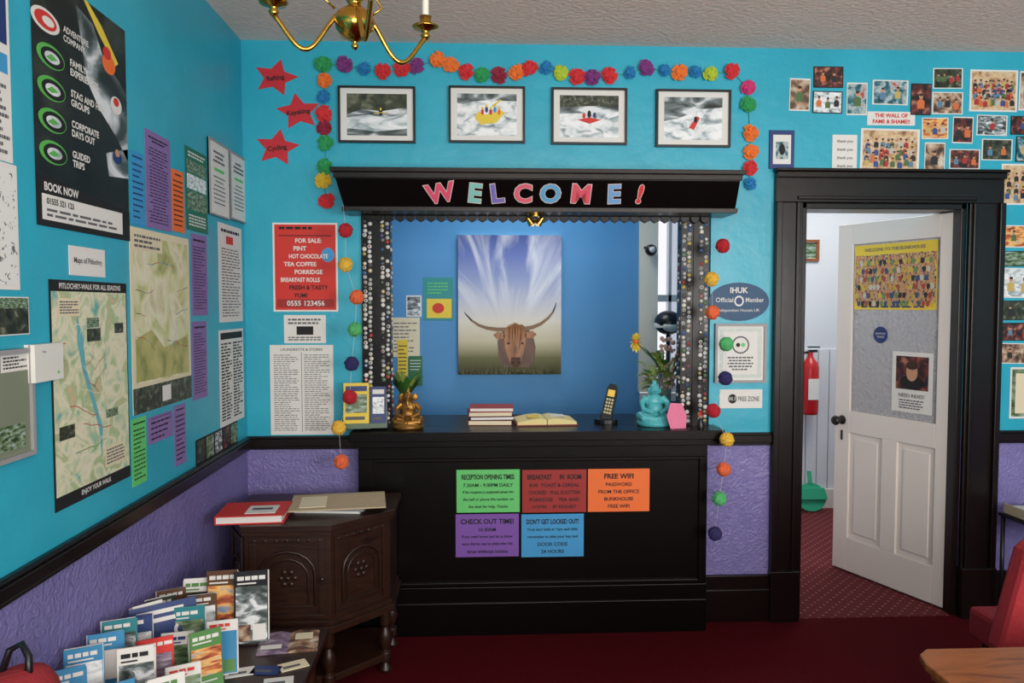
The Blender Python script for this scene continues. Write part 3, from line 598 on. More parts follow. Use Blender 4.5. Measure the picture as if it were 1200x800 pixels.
f=LF('tourist_attraction_poster',217,170,242,268,mat('poster_green',(20,110,84),.5)); f.lines(.1,.04,.9,.12,2,WHITE); f.rect(.05,.15,.95,.3,LAND); f.rect(.05,.32,.95,.5,RIVER2); f.rect(.05,.52,.95,.75,LAND); f.lines(.1,.8,.9,.95,4,WHITE); f.done()
for a in ((243,160,266,250),(268,176,287,256)):
    f=LF('framed_award',*a,WHITE,thick=.006); f.frame(.008,SILV,.010); f.lines(.2,.12,.8,.3,3,GREYINK,cen=True); f.rect(.25,.36,.75,.4,GREEN,2); f.lines(.2,.45,.8,.85,7,GREYINK,cen=True,fill=.3); f.done()
tsheet(217+7,273,242,370,LILAC); tsheet(225,377,242,470,LILAC)
f=LF('timetable_sheet',256,260,283,378,WHITE); f.lines(.1,.04,.9,.1,1,INK); f.rect(.3,.12,.6,.2,RED,2); f.lines(.1,.24,.9,.95,24,GREYINK,ww=.15,fill=.35); f.done()
f=LF('timetable_sheet',257,387,285,502,WHITE); f.rect(.05,.03,.95,.1,INK); f.lines(.06,.13,.48,.95,26,INK,fill=.5,ww=.25); f.lines(.54,.13,.95,.95,26,INK,fill=.5,ww=.25); f.done()
tsheet(154,492,171,572,GREEN,INK,12); tsheet(173,490,202,522,LILAC,INK,4); tsheet(204,476,217,548,LILAC,INK,10)
f=LF('photo_strip',229,516,278,546,INK)
for i in range(5): f.rect(.02+i*.2,.06,.19+i*.2,.94,[FOREST,LAND,RIVER,NIGHT,LAND][i])
f.done()

# ------------------------------------------------------------------ cow canvas
m,nt,p=newm('canvas_sky_print'); N=nt.nodes; L=nt.links
tc=N.new('ShaderNodeTexCoord'); s=N.new('ShaderNodeSeparateXYZ'); L.new(tc.outputs['UV'],s.inputs[0])
r=ramp(nt,[(58,56,34),(112,110,74),(206,196,166),(226,218,202),(196,198,212),(150,162,202),(104,120,182),(70,88,150)],0,1); e=r.color_ramp.elements
for i,q in enumerate([0,.12,.24,.38,.52,.68,.85,1]): e[i].position=q
L.new(s.outputs[1],r.inputs[0])
def mth(op,a,b=None):
    n=N.new('ShaderNodeMath'); n.operation=op
    for i,q in enumerate((a,b)):
        if q is None: continue
        if isinstance(q,(int,float)): n.inputs[i].default_value=q
        else: L.new(q,n.inputs[i])
    return n.outputs[0]
an=mth('ARCTAN2',mth('SUBTRACT',s.outputs[0],.5),mth('SUBTRACT',s.outputs[1],.14))
nn=N.new('ShaderNodeTexNoise'); nn.noise_dimensions='2D'; nn.inputs['Scale'].default_value=1; nn.inputs['Detail'].default_value=7; nn.inputs['Distortion'].default_value=.5
cb=N.new('ShaderNodeCombineXYZ'); L.new(mth('MULTIPLY',an,4.8),cb.inputs[0]); L.new(mth('MULTIPLY',s.outputs[1],2.0),cb.inputs[1]); L.new(cb.outputs[0],nn.inputs['Vector'])
r2=ramp(nt,[(0,0,0),(255,255,255)],.40,.74); L.new(nn.outputs['Fac'],r2.inputs[0])
up=N.new('ShaderNodeMapRange'); up.inputs[1].default_value=.35; up.inputs[2].default_value=.6; L.new(s.outputs[1],up.inputs[0])
fac=mth('MULTIPLY',mth('MULTIPLY',r2.outputs[0],up.outputs[0]),.85)
mx=N.new('ShaderNodeMix'); mx.data_type='RGBA'; L.new(fac,mx.inputs[0]); L.new(r.outputs[0],mx.inputs[6]); mx.inputs[7].default_value=lin((230,230,236)); L.new(mx.outputs[2],p.inputs['Base Color']); p.inputs['Roughness'].default_value=.75
SKY=m
f=WF('highland_cow_canvas',537,276,657,438,CREAM,YO,thick=.035); f.img(0,0,1,1,SKY,1)
COW=nmat('print_cow_hair',[(90,50,28),(140,86,48),(172,114,68),(118,70,40)],7,5,.5,(3,.8,1)); COWB=nmat('print_cow_body',[(58,34,22),(92,54,32),(110,68,42)],7,5,.5,(3,.8,1)); COWD=mat('print_cow_muzzle',(88,58,46),.7); HORN=mat('print_horn',(140,110,84),.7); HTIP=mat('print_horn_tip',(70,52,42),.7)
f.poly([(.38,.76),(.43,.68),(.5,.64),(.62,.64),(.72,.70),(.75,.80),(.74,.9),(.68,.95),(.44,.95),(.39,.88)],COWB,2)
def horn(pts,ws):
    a=[];b=[]
    for i,(x,y) in enumerate(pts):
        q=pts[min(i+1,len(pts)-1)]; o=pts[max(i-1,0)]; dx,dy=q[0]-o[0],q[1]-o[1]; l=math.hypot(dx,dy) or 1
        a.append((x-dy/l*ws[i],y+dx/l*ws[i])); b.append((x+dy/l*ws[i],y-dx/l*ws[i]))
    for i in range(len(pts)-1): f.poly([a[i],a[i+1],b[i+1],b[i]],HTIP if i>=len(pts)-3 else HORN,3)
horn([(.47,.675),(.38,.675),(.28,.665),(.2,.645),(.13,.61),(.08,.57),(.06,.55)],[.014,.014,.012,.010,.008,.005,.002])
horn([(.63,.67),(.72,.66),(.8,.635),(.87,.595),(.92,.55),(.945,.5),(.95,.48)],[.014,.014,.012,.010,.008,.005,.002])
f.poly([(.44,.71),(.48,.65),(.55,.625),(.62,.65),(.66,.71),(.65,.8),(.62,.88),(.6,.94),(.52,.945),(.48,.88),(.45,.8)],COW,4)
f.poly([(.45,.705),(.38,.69),(.34,.715),(.38,.745),(.45,.74)],COW,4); f.poly([(.65,.70),(.72,.685),(.76,.71),(.72,.74),(.65,.735)],COW,4)
f.poly([(.515,.875),(.6,.875),(.61,.92),(.585,.95),(.53,.95),(.505,.92)],COWD,5); f.ell(.53,.915,.01,.008,INK,5.2,8); f.ell(.585,.915,.01,.008,INK,5.2,8); f.ell(.485,.775,.012,.008,INK,5,10); f.ell(.622,.775,.012,.008,INK,5,10)
FR=[mat('print_fringe_a',(160,104,60),.7),mat('print_fringe_b',(140,88,50),.7)]
for i in range(18): x=.47+i*.0095; f.poly([(x,.635+abs(i-9)*.003),(x+.012,.635+abs(i-9)*.003),(x+.006+R.uniform(-.014,.014),R.uniform(.74,.82))],FR[i%2],5.5)
GR=mat('print_grass',(84,86,50),.8); GR2=mat('print_grass_light',(126,124,84),.8)
for i in range(200):
    x=R.random(); h=R.uniform(.02,.085); f.poly([(min(1,x),.998),(min(1,x+.006),.998),(min(.999,max(0,x+R.uniform(-.02,.03))),1-h)],GR if i%2 else GR2,6)
f.done()
# small things on office wall
f=WF('window_photo',476,346,494,371,WHITE,YO); f.rect(.08,.06,.92,.94,RIVER); f.done()
f=WF('postcard',496,325,531,375,mat('teal_card',(20,140,140),.5),YO); f.rect(.12,.5,.95,.95,YELLOW); f.ell(.5,.72,.2,.12,RED,2); f.lines(.15,.1,.85,.4,4,GREEN,fill=.4); f.done()
f=WF('paper_notice',458,372,492,418,CREAM,YO); f.lines(.1,.1,.9,.9,9,GREYINK,ww=.15,fill=.3); f.done()
f=WF('yellow_leaflet',466,398,478,448,YELLOW,YO-.004); f.lines(.1,.1,.9,.9,9,INK,fill=.3); f.done()
f=WF('green_leaflet',479,417,495,452,mat('deep_green',(20,110,66),.5),YO-.004); f.lines(.1,.1,.9,.5,4,WHITE,fill=.3); f.done()
w=MB('webcam'); c=hy(763,293,YO-.08); w.ball((0,0,0),.038,BPLAST,Matrix.Translation(c),n=16); w.lathe([(.018,0),(.02,.02),(.001,.02)],PLASTIC,Matrix.Translation((c.x,c.y-.025,c.z))@Matrix.Rotation(math.pi/2,4,'X'),n=14); w.tube([c,(c.x-.03,YO-.031,c.z+.02)],.01,BPLAST); w.obj()
DZ=.78
w=MB('helmet'); c=hy(783,378,.9); w.ball((0,0,0),(.085,.1,.075),BPLAST,Matrix.Translation(c),n=20); w.lathe([(.088,-.03),(.09,-.02),(.086,0)],PLASTIC,Matrix.Translation(c),n=20); w.ball((0,-.07,-.02),(.055,.03,.035),PLASTIC,Matrix.Translation(c),n=14)
w.tube([(c.x,c.y,c.z-.06),(c.x,c.y,DZ)],.012,BPLAST); w.lathe([(.08,0),(.07,.012)],BPLAST,Matrix.Translation((c.x,c.y,DZ)),n=20); w.obj()
w=MB('office_desk'); w.bx(c.x-.3,1.455,.7,1.16,DZ-.04,DZ,MIDWOOD)
for x in (c.x-.28,1.42): 
    for y in (.72,1.12): w.bx(x,x+.03,y,y+.03,0,DZ-.04,MIDWOOD)
w.obj()

# ------------------------------------------------------------------ things on counter
def cpt(px,py): return hz(px,py,CT)
BK=mat('maroon_cloth',(110,24,34),.6)
w=MB('book_stack'); c=cpt(575,499); z=CT+.0005
for i,(mt,h,dx_) in enumerate(((BK,.026,0),(mat('dark_binding',(40,20,24),.6),.018,.004),(BK,.024,-.004),(DRED,.02,.006))):
    M2=TR(c.x+dx_,c.y+.09,z,R.uniform(-.05,.05)); w.bx(-.11,.11,-.08,.08,0,.003,mt,M2); w.bx(-.11,.11,-.08,.08,h-.003,h,mt,M2); w.bx(-.105,.107,-.077,.077,.003,h-.003,CREAM if i%2==0 else WHITE,M2); w.bx(-.11,-.105,-.08,.08,.003,h-.003,mt,M2); z+=h
w.obj()
w=MB('open_diary'); c=cpt(640,499); M2=TR(c.x,c.y+.1,CT+.0005,.06)
w.bx(-.155,.155,-.105,.105,0,.006,BK,M2)
for s_ in (-1,1):
    pr=[(s_*.002,.03),(s_*.03,.036),(s_*.08,.032),(s_*.148,.018),(s_*.148,.006),(s_*.002,.006)]
    w.add([(x,-.1,zz) for x,zz in pr]+[(x,.1,zz) for x,zz in pr],[tuple(range(6)),tuple(range(11,5,-1))]+[(k,(k+1)%6,6+(k+1)%6,6+k) for k in range(6)],mat('yellowed_pages',(226,210,146),.7),M2)
w.bx(-.09,-.03,-.06,.02,.036,.037,YELLOW,M2); w.bx(.03,.1,-.03,.05,.036,.037,WHITE,M2); w.obj()
w=MB('cordless_phone'); c=cpt(712,497); M2=TR(c.x,c.y+.05,CT+.0005,-.3)
w.prism([(.06*math.cos(a*math.pi/10),.05*math.sin(a*math.pi/10)) for a in range(20)],0,.02,BPLAST,M2); w.frustum([(-.03,-.01),(.03,-.01),(.03,.035),(-.03,.035)],.018,[(-.025,.01),(.025,.01),(.025,.03),(-.025,.03)],.05,BPLAST,M2)
M3=M2@Matrix.Translation((0,.0,.015))@Matrix.Rotation(math.radians(-16),4,'X')@Matrix.Rotation(math.radians(10),4,'Y')
w.prism([(-.024,0),(.024,0),(.028,.06),(.026,.165),(.017,.185),(-.017,.185),(-.026,.165),(-.028,.06)],-.013,.013,BPLAST,M3@Matrix.Rotation(math.pi/2,4,'X'))
w.bx(-.018,.018,-.0145,-.013,.12,.155,mat('lcd_amber',(230,190,80),.3,emit=.2),M3)
for i in range(5):
    for j in range(3): w.bx(-.018+j*.0135,-.008+j*.0135,-.0155,-.013,.03+i*.017,.041+i*.017,mat('phone_keys',(206,196,150),.5),M3)
w.obj(bevel=.002)
def figurine(name,px,py,mt,H,elephant=False):
    w=MB(name); c=cpt(px,py); k=H/.2; M2=TR(c.x,c.y+.06,CT+.001)@Matrix.Scale(k,4)
    w.lathe([(.075,0),(.08,.012),(.07,.028)],mt,M2,n=24)
    w.ball((0,.01,.06),(.048,.038,.045),mt,M2); w.ball((0,.012,.105),(.042,.03,.04),mt,M2); w.ball((0,0,.075),(.038,.034,.034),mt,M2)
    for s_ in (-1,1):
        w.tube([(s_*.025,0,.04),(s_*.07,-.01,.042),(s_*.06,-.04,.036),(s_*.0,-.058,.034)],[.024,.021,.017,.012],mt,M2)
        w.tube([(s_*.035,.01,.125),(s_*.058,0,.1),(s_*.055,-.02,.075),(s_*.015,-.045,.06)],[.016,.014,.012,.009],mt,M2)
        w.ball((s_*.026,.004,.155),(.006,.01,.014),mt,M2,n=8)
    w.tube([(0,.008,.125),(0,.006,.142)],.014,mt,M2); w.ball((0,.002,.16),(.024,.025,.028),mt,M2); w.ball((0,.006,.19),(.012,.012,.014),mt,M2); w.ball((0,-.023,.157),(.005,.006,.008),mt,M2,n=8)
    if elephant:
        w.tube([(0,-.02,.158),(0,-.04,.14),(.004,-.045,.115),(.016,-.045,.1)],[.011,.009,.007,.004],mt,M2)
        for s_ in(-1,1): w.ball((s_*.034,.006,.158),(.018,.006,.022),mt,M2,n=10)
    w.obj(remesh=.0028*k)
TQ=mat('turquoise_glaze',(80,176,184),.35); GOLD=mat('gold_paint',(160,116,56),.4,metal=.75)
figurine('buddha_statue',770,500,TQ,.22); figurine('ganesh_statue',477,504,GOLD,.19,True)
# plant behind statue
LEAF=mat('leaf_green',(56,104,40),.5,var=.3,vs=30); LEAF2=mat('leaf_lime',(150,166,76),.5,var=.3,vs=30)
w=MB('potted_plant'); c=cpt(474,486); b0_=Vector((c.x,c.y+.08,CT+.0005)); w.lathe([(.03,0),(.042,.06),(.045,.065),(.04,.065),(.036,.055)],mat('terracotta',(150,80,54),.8),Matrix.Translation(b0_),n=18)
for i in range(64):
    a=R.random()*6.28; l=R.uniform(.14,.26); w.leaf(b0_+Vector((0,0,.055)),(math.cos(a)*l*.42,math.sin(a)*l*.3,l*R.uniform(.85,1.15)),.020,LEAF if i%3 else LEAF2,.3)
w.obj(recalc=False)
w=MB('flower_vase'); c=cpt(788,492); vb=Vector((c.x,c.y+.16,CT+.0005)); GLS=mat('vase_glass',(215,228,225),.08,trans=.85)
w.lathe([(.001,0),(.035,0),(.036,.01),(.03,.06),(.034,.16),(.045,.24),(.042,.24),(.031,.16),(.027,.06),(.001,.012)],GLS,Matrix.Translation(vb),n=20)
for i in range(22):
    a=R.random()*6.28; l=R.uniform(.18,.32); d=Vector((math.cos(a)*.08-.02,math.sin(a)*.06,l)); w.tube([vb+Vector((0,0,.02)),vb+Vector((d.x*.3,d.y*.3,l*.6)),vb+d+Vector((0,0,.02))],.0025,LEAF2,n=5)
    w.leaf(vb+Vector((d.x*.5,d.y*.5,l*.8)),(d.x*1.2,d.y,.08),.028,LEAF2,.6); w.leaf(vb+d,(d.x*.6,d.y,.07),.024,LEAF2 if i%3 else LEAF,.4)
dry=mat('dried_flower',(196,160,150),.8)
for i in range(40): w.ball(vb+Vector((R.uniform(-.03,.045),R.uniform(-.07,.0),R.uniform(.14,.42))),R.uniform(.008,.014),dry,n=8,jit=.2)
st=hy(745,400,vb.y); w.tube([vb+Vector((0,0,.2)),vb+Vector((-.06,0,.3)),Vector((st.x+.02,st.y,st.z-.02)),st],.004,LEAF)
st2=hy(754,406,vb.y); w.leaf(vb+Vector((-.02,0,.24)),st2-vb-Vector((-.02,0,.2)),.035,LEAF,.2)
for i in range(12): a=i*.524; w.leaf(st,(math.cos(a)*.036,-.02,math.sin(a)*.055),.014,YELLOW,.1)
w.ball(st,.016,FC['o'],n=10); w.obj(recalc=False)
w=MB('pink_card'); c=cpt(796,503); M2=TR(c.x,c.y+.02,CT+.001,.2,math.radians(-12)); w.prism([(-.04,0),(.04,0),(.05,.06),(.03,.12),(-.03,.125),(-.055,.06)],-.002,.002,mat('pink_paper',(226,120,156),.6),M2@Matrix.Rotation(math.pi/2,4,'X')); w.obj()
w=MB('small_figurine'); c=cpt(821,503); M2=TR(c.x,c.y+.0,CT+.0005); w.lathe([(.016,0),(.018,.02),(.01,.05),(.008,.055)],BPLAST,M2,n=12); w.ball((0,0,.065),.013,SKIN,M2,n=10); w.lathe([(.018,.07),(.008,.075),(.006,.09),(.001,.095)],RED,M2,n=12); w.obj()
# leaflet holders on counter left
def holder(px,py,wd,h,cover,top):
    w=MB('leaflet_holder'); c=cpt(px,py); M2=TR(c.x,c.y+.02,CT+.006,.1,math.radians(-10)); AC=mat('holder_edge',(60,90,60),.4)
    w.bx(-wd/2-.004,wd/2+.004,-.024,-.021,0,h*.12,AC,M2); w.bx(-wd/2-.004,wd/2+.004,-.024,.022,0,.003,AC,M2); w.bx(-wd/2-.004,wd/2+.004,.018,.022,0,h*.8,AC,M2)
    for k in range(5):
        w.bx(-wd/2,wd/2,-.019+k*.007,-.014+k*.007,.004,h-k*.004,cover if k==0 else WHITE,M2)
    o=(2.3,4.1)
    w.add([(-wd/2+.01,-.0195,h*.35),(wd/2-.01,-.0195,h*.35),(wd/2-.01,-.0195,h*.75),(-wd/2+.01,-.0195,h*.75)],[(0,1,2,3)],top,M2,uv=[o,(o[0]+1,o[1]),(o[0]+1,o[1]+1),(o[0],o[1]+1)])
    w.bx(-wd/2+.01,wd/2-.01,-.0205,-.019,h*.82,h*.93,NAVY if cover is YELLOW else WHITE,M2); w.bx(-wd/2+.01,wd/2-.02,-.0205,-.019,h*.2,h*.27,GREYINK,M2); w.obj()
holder(417,505,.12,.22,YELLOW,LAND); holder(443,504,.075,.2,NAVY,RIVER2)

# ------------------------------------------------------------------ chandelier
w=MB('brass_chandelier'); cc=Vector((-.375,-1.33,2.475)); M2=Matrix.Translation(cc)
w.lathe([(.001,-.085),(.008,-.08),(.012,-.07),(.006,-.062),(.018,-.055),(.04,-.045),(.058,-.02),(.062,0),(.055,.025),(.034,.042),(.016,.05),(.022,.06),(.03,.075),(.02,.09),(.010,.11),(.018,.13),(.024,.15),(.014,.175),(.008,.2),(.008,.325)],BRASS,M2,n=28)
w.lathe([(.055,.384),(.05,.36),(.02,.335),(.008,.325)],BRASS,M2,n=24)
CAND=mat('candle_tube',(236,230,216),.5)
for a in (197,28,290):
    a=math.radians(a); d=Vector((math.cos(a),math.sin(a),0)); pts=[]
    for i in range(25):
        t=i/24; r=.03+.21*t
        z=.058*math.cos(t*math.pi*1.75)-.03+.0*t-.018*t
        pts.append(d*r+Vector((0,0,z)))
    w.tube(pts,[.0075]*25,BRASS,M2,n=10)
    e=pts[-1]; M3=M2@Matrix.Translation(e)
    w.lathe([(.006,-.005),(.012,.0),(.016,.01),(.01,.018),(.018,.026),(.04,.032),(.044,.038),(.02,.036),(.016,.045),(.02,.07),(.015,.07)],BRASS,M3,n=20); w.lathe([(.011,.06),(.011,.15)],CAND,M3,n=14)
    w.lathe([(.007,.15),(.016,.17),(.018,.185),(.01,.215),(.001,.235)],mat('clear_bulb',(250,245,235),.1,trans=.5),M3,n=14)
    w.tube([d*.015+Vector((0,0,.08)),d*.06+Vector((0,0,.1)),d*.09+Vector((0,0,.06)),d*.06+Vector((0,0,.035))],.004,BRASS,M2)
w.obj()

# ------------------------------------------------------------------ corner cabinet
w=MB('carved_oak_cabinet')
def fp(o): return [(-.93-o*.4,-.70-o),(-.59+o*.4,-.70-o),(-.375+o,-.48-o*.4),(-.375+o,-.19),(-1.045,-.19),(-1.045,-.5-o*.4)]
w.prism(fp(0),.30,.68,DARKWOOD); w.prism(fp(.022),.695,.72,DARKWOOD); w.prism(fp(.012),.675,.695,DARKWOOD); w.prism(fp(.018),.275,.305,DARKWOOD); w.prism(fp(.008),.305,.325,DARKWOOD)
legp=[(0.022,0),(.03,.012),(.022,.03),(.014,.045),(.026,.05),(.026,.09),(.014,.095),(.022,.12),(.03,.15),(.022,.18),(.013,.2),(.024,.21),(.024,.28)]
for (x,y) in ((-.91,-.675),(-.605,-.675),(-.40,-.47),(-.40,-.22),(-1.02,-.22),(-1.02,-.49)): w.lathe(legp,DARKWOOD,Matrix.Translation((x,y,0)),n=14)
w.prism([(-.92,-.68),(-.595,-.68),(-.39,-.48),(-.39,-.21),(-1.03,-.21),(-1.03,-.5)],.055,.085,DARKWOOD)
DW2=mat('oak_carving',(42,24,15),.35)
def panel(a,b,z0,z1,door=True):
    a=Vector((a[0],a[1],0)); b=Vector((b[0],b[1],0)); ux_=(b-a); L_=ux_.length; ux_.normalize(); M_=basis((a.x,a.y,z0),tuple(ux_),(0,0,1)); H_=z1-z0
    w.bx(.02,L_-.02,.0,.018,0,.008,DARKWOOD,M_); w.bx(.02,L_-.02,H_-.018,H_,0,.008,DARKWOOD,M_); w.bx(.02,.045,.018,H_-.018,0,.008,DARKWOOD,M_); w.bx(L_-.045,L_-.02,.018,H_-.018,0,.008,DARKWOOD,M_)
    m_=.06; cx=L_/2; rw=L_/2-m_
    pts=[(cx-rw,.05,.004)]+[(cx-rw,H_*.55,.004)]+[(cx-rw*math.cos(t*math.pi/8),H_*.55+rw*.85*math.sin(t*math.pi/8),.004) for t in range(1,8)]+[(cx+rw,H_*.55,.004),(cx+rw,.05,.004)]
    w.tube(pts,.007,DW2,M_,n=8); w.tube([(cx+(p_[0]-cx)*.75,.05+(p_[1]-.05)*.82+.01,.003) for p_ in pts],.005,DW2,M_,n=8)
    w.bx(cx-rw,cx+rw,.045,.055,0,.008,DW2,M_)
    for k in range(6):
        t=k*math.pi/3; w.ball((cx+.028*math.cos(t),H_*.5+.028*math.sin(t),.002),(.013,.013,.007),DW2,M_,n=8)
    w.ball((cx,H_*.5,.003),(.012,.012,.008),DW2,M_,n=8)
    for k in range(7): w.ball((.04+(L_-.08)*k/6,H_-.009,.008),(.01,.007,.004),DW2,M_,n=6)
F=fp(0); panel(F[0],F[1],.335,.665); panel(F[1],F[2],.335,.665); panel(F[5],F[0],.335,.665)
w.ball((-.62,-.715,.5),.011,DW2,n=10)
w.obj(bevel=.002)
w=MB('ring_binder'); M2=TR(-.905,-.58,.7205,.08)
w.bx(-.15,.12,-.11,.11,0,.004,RED,M2); w.bx(-.145,.11,-.105,.105,.004,.03,WHITE,M2); w.bx(-.15,.12,-.11,.11,.03,.034,RED,M2); w.bx(-.15,-.146,-.11,.11,.004,.03,RED,M2); w.bx(-.04,.08,-.08,.04,.034,.036,WHITE,M2); w.bx(-.02,.06,-.03,.0,.036,.037,GREYINK,M2); w.obj()
w=MB('magazine_pile'); M2=TR(-.64,-.42,.7205,-.1)
w.bx(-.12,.16,-.12,.12,0,.012,WHITE,M2); w.bx(-.10,.18,-.13,.10,.012,.022,mat('grey_cover',(130,130,136),.5),M2); M3=TR(-.60,-.44,.743,.14)
w.bx(-.2,.2,-.14,.13,0,.006,mat('kraft_folder',(184,166,136),.7,var=.1,vs=20),M3); w.bx(-.16,-.05,-.1,.08,.006,.008,CREAM,M3); w.obj()

# ------------------------------------------------------------------ low table with leaflets
tz_=.42; TN=-1.87
w=MB('low_side_table'); w.bx(XL+.03,-.54,TN,-1.0,tz_-.03,tz_,DARKWOOD); w.bx(XL+.06,-.57,TN+.03,-1.03,tz_-.09,tz_-.03,DARKWOOD)
for x in (XL+.09,-.6):
    for y in (TN+.06,-1.06): w.lathe([(.02,0),(.028,.02),(.018,.05),(.028,.2),(.022,.3),(.03,tz_-.09)],DARKWOOD,Matrix.Translation((x,y,0)),n=12)
w.obj(bevel=.004)
w=MB('leaflet_rack')
z1_=tz_+.001
def tier(x0,x1,ya,yb,h): w.bx(x0,x1,ya,yb,z1_,z1_+h,BPLAST)
tier(XL+.035,XL+.12,TN+.01,-1.5,.07); tier(XL+.035,XL+.12,-1.5,-1.07,.02); tier(XL+.12,XL+.24,TN+.01,-1.5,.03)
CV=[mat('cover_blue',(66,140,186),.25),WHITE,NAVY,LAND,RED,mat('cover_black',(24,24,28),.25),RIVER2,mat('cover_teal',(50,130,140),.25),mat('cover_green',(90,140,80),.25),CREAM,FOREST,INDOOR,SUNSET,HEATH,mat('cover_brown',(96,66,44),.25),RIVER]
def leaflet(x,y,z,wd,h,yaw,c1,c2,n=5,tilt=-7,full=False):
    M_=TR(x,y,z,yaw,math.radians(tilt)); dk=c1 not in (WHITE,CREAM)
    for k in range(n):
        t=k*.006; sx=R.uniform(-.003,.003); w.bx(-wd/2+sx,wd/2+sx,t,t+.0045,.0,h-k*.002+R.uniform(-.004,.004),c1 if k==0 else R.choice([WHITE,WHITE,c1]),M_)
    o=(R.random()*9,R.random()*9); za,zb=(h*.03,h*.8) if full else (h*.34,h*.76)
    w.add([(-wd/2+.003,-.001,za),(wd/2-.003,-.001,za),(wd/2-.003,-.001,zb),(-wd/2+.003,-.001,zb)],[(0,1,2,3)],c2,M_,uv=[o,(o[0]+.7,o[1]),(o[0]+.7,o[1]+1.2),(o[0],o[1]+1.2)])
    if full:
        o2=(R.random()*9,R.random()*9); c3=R.choice([LAND,SUNSET,INDOOR,HEATH,RIVER2]); q0,q1=h*.06,h*.28
        w.add([(-wd/2+.008,-.0016,q0),(-.003,-.0016,q0),(-.003,-.0016,q1),(-wd/2+.008,-.0016,q1)],[(0,1,2,3)],c3,M_,uv=[o2,(o2[0]+.5,o2[1]),(o2[0]+.5,o2[1]+.6),(o2[0],o2[1]+.6)])
        w.add([(.003,-.0016,q0),(wd/2-.008,-.0016,q0),(wd/2-.008,-.0016,q1),(.003,-.0016,q1)],[(0,1,2,3)],R.choice([WHITE,NAVY,CREAM,CV[8]]),M_)
    tcx=WHITE if dk else R.choice([NAVY,RED,INK,CV[8]])
    x_=-wd/2+.008
    while x_<wd/2-.022: l_=R.uniform(.012,.024); w.bx(x_,x_+l_,-.0022,-.0005,h*.885,h*.94,tcx,M_); x_+=l_+.004
    w.bx(-wd/2+.008,wd/2-R.uniform(.02,.05),-.002,-.0005,h*.83,h*.85,tcx,M_)
    if not full:
        for q in (.05,.10,.15,.20,.25): w.bx(-wd/2+.01,wd/2-R.uniform(.012,.04),-.002,-.0005,h*q,h*(q+.015),WHITE if dk else GREYINK,M_)
def rnd(a): return R.uniform(-a,a)
rowb=[(0,1,0),(0,6,1),(0,1,0),(7,15,1),(2,6,0),(1,11,1),(10,3,1),(14,12,1)]
for k,c in enumerate(rowb):
    y=TN+.03+k*.098; leaflet(XL+.085+rnd(.006),y,z1_+(.072 if y<-1.5 else .022),.092,R.uniform(.18,.215),math.radians(34+rnd(14)),CV[c[0]],CV[c[1]],full=c[2])
rowm=[(0,1,0),(1,15,1),(4,13,0),(1,3,1),(7,3,1),(14,6,1)]
for k,c in enumerate(rowm):
    y=TN+.05+k*.125; leaflet(XL+.195+rnd(.015),y,z1_+(.032 if y<-1.5 else .001),.092,R.uniform(.165,.21),math.radians(26+rnd(16)),CV[c[0]],CV[c[1]],R.choice([4,6,7]),full=c[2])
rowf=[(1,6,0),(1,3,1),(8,12,0),(1,0,1)]
for k,c in enumerate(rowf):
    y=TN+.10+k*.14; leaflet(XL+.30+rnd(.015),y,z1_+.001,.092,R.uniform(.15,.20),math.radians(20+rnd(16)),CV[c[0]],CV[c[1]],5,full=c[2])
leaflet(-.78,-1.13,z1_+.001,.11,.25,.2,CV[5],RIVER,9,full=True); leaflet(-.885,-1.12,z1_+.001,.10,.25,.15,CV[14],SUNSET,8,full=True)
leaflet(-.975,-1.11,z1_+.001,.09,.22,.15,CV[1],FOREST,6,full=True)
M2=TR(XL+.13,-1.34,z1_+.11,math.radians(35),math.radians(-12)); w.bx(-.1,.1,.0,.004,-.08,.12,NAVY,M2); w.bx(-.08,.06,-.001,0,.09,.103,WHITE,M2); w.bx(-.08,.05,-.001,0,.065,.078,WHITE,M2); w.ball((.05,-.001,.03),(.024,.002,.024),WHITE,M2,n=14); w.ball((.05,-.003,.03),(.014,.002,.014),NAVY,M2,n=12)
w.obj()
w=MB('open_magazine'); M2=TR(-.655,-1.12,tz_+.0005,.15)
for s_ in (-1,1):
    pr=[(0,.003),(s_*.03,.012),(s_*.10,.006),(s_*.10,.0),(0,.0)]
    w.add([(x,-.08,zz) for x,zz in pr]+[(x,.08,zz) for x,zz in pr],[tuple(range(5)),tuple(range(9,4,-1))]+[(k,(k+1)%5,5+(k+1)%5,5+k) for k in range(5)],HEATH if s_<0 else INDOOR,M2,uv=[(x*6,-.6) for x,_ in pr]+[(x*6,.6) for x,_ in pr])
w.bx(-.09,-.02,-.06,-.03,.0115,.0125,WHITE,M2); w.bx(.02,.08,0,.05,.0115,.0125,CREAM,M2); w.obj()
w=MB('business_cards')
for (x,y_,r_,mt) in ((-.76,-1.33,.3,WHITE),(-.68,-1.32,-.1,NAVY),(-.62,-1.40,.2,WHITE),(-.70,-1.45,.1,RIVER2),(-.60,-1.29,.5,CREAM)):
    M_=TR(x,y_,tz_+.0005,r_); w.bx(-.045,.045,-.028,.028,0,.003,mt,M_); w.bx(-.035,.02,-.015,.0,.003,.0034,GREYINK,M_)
w.obj()

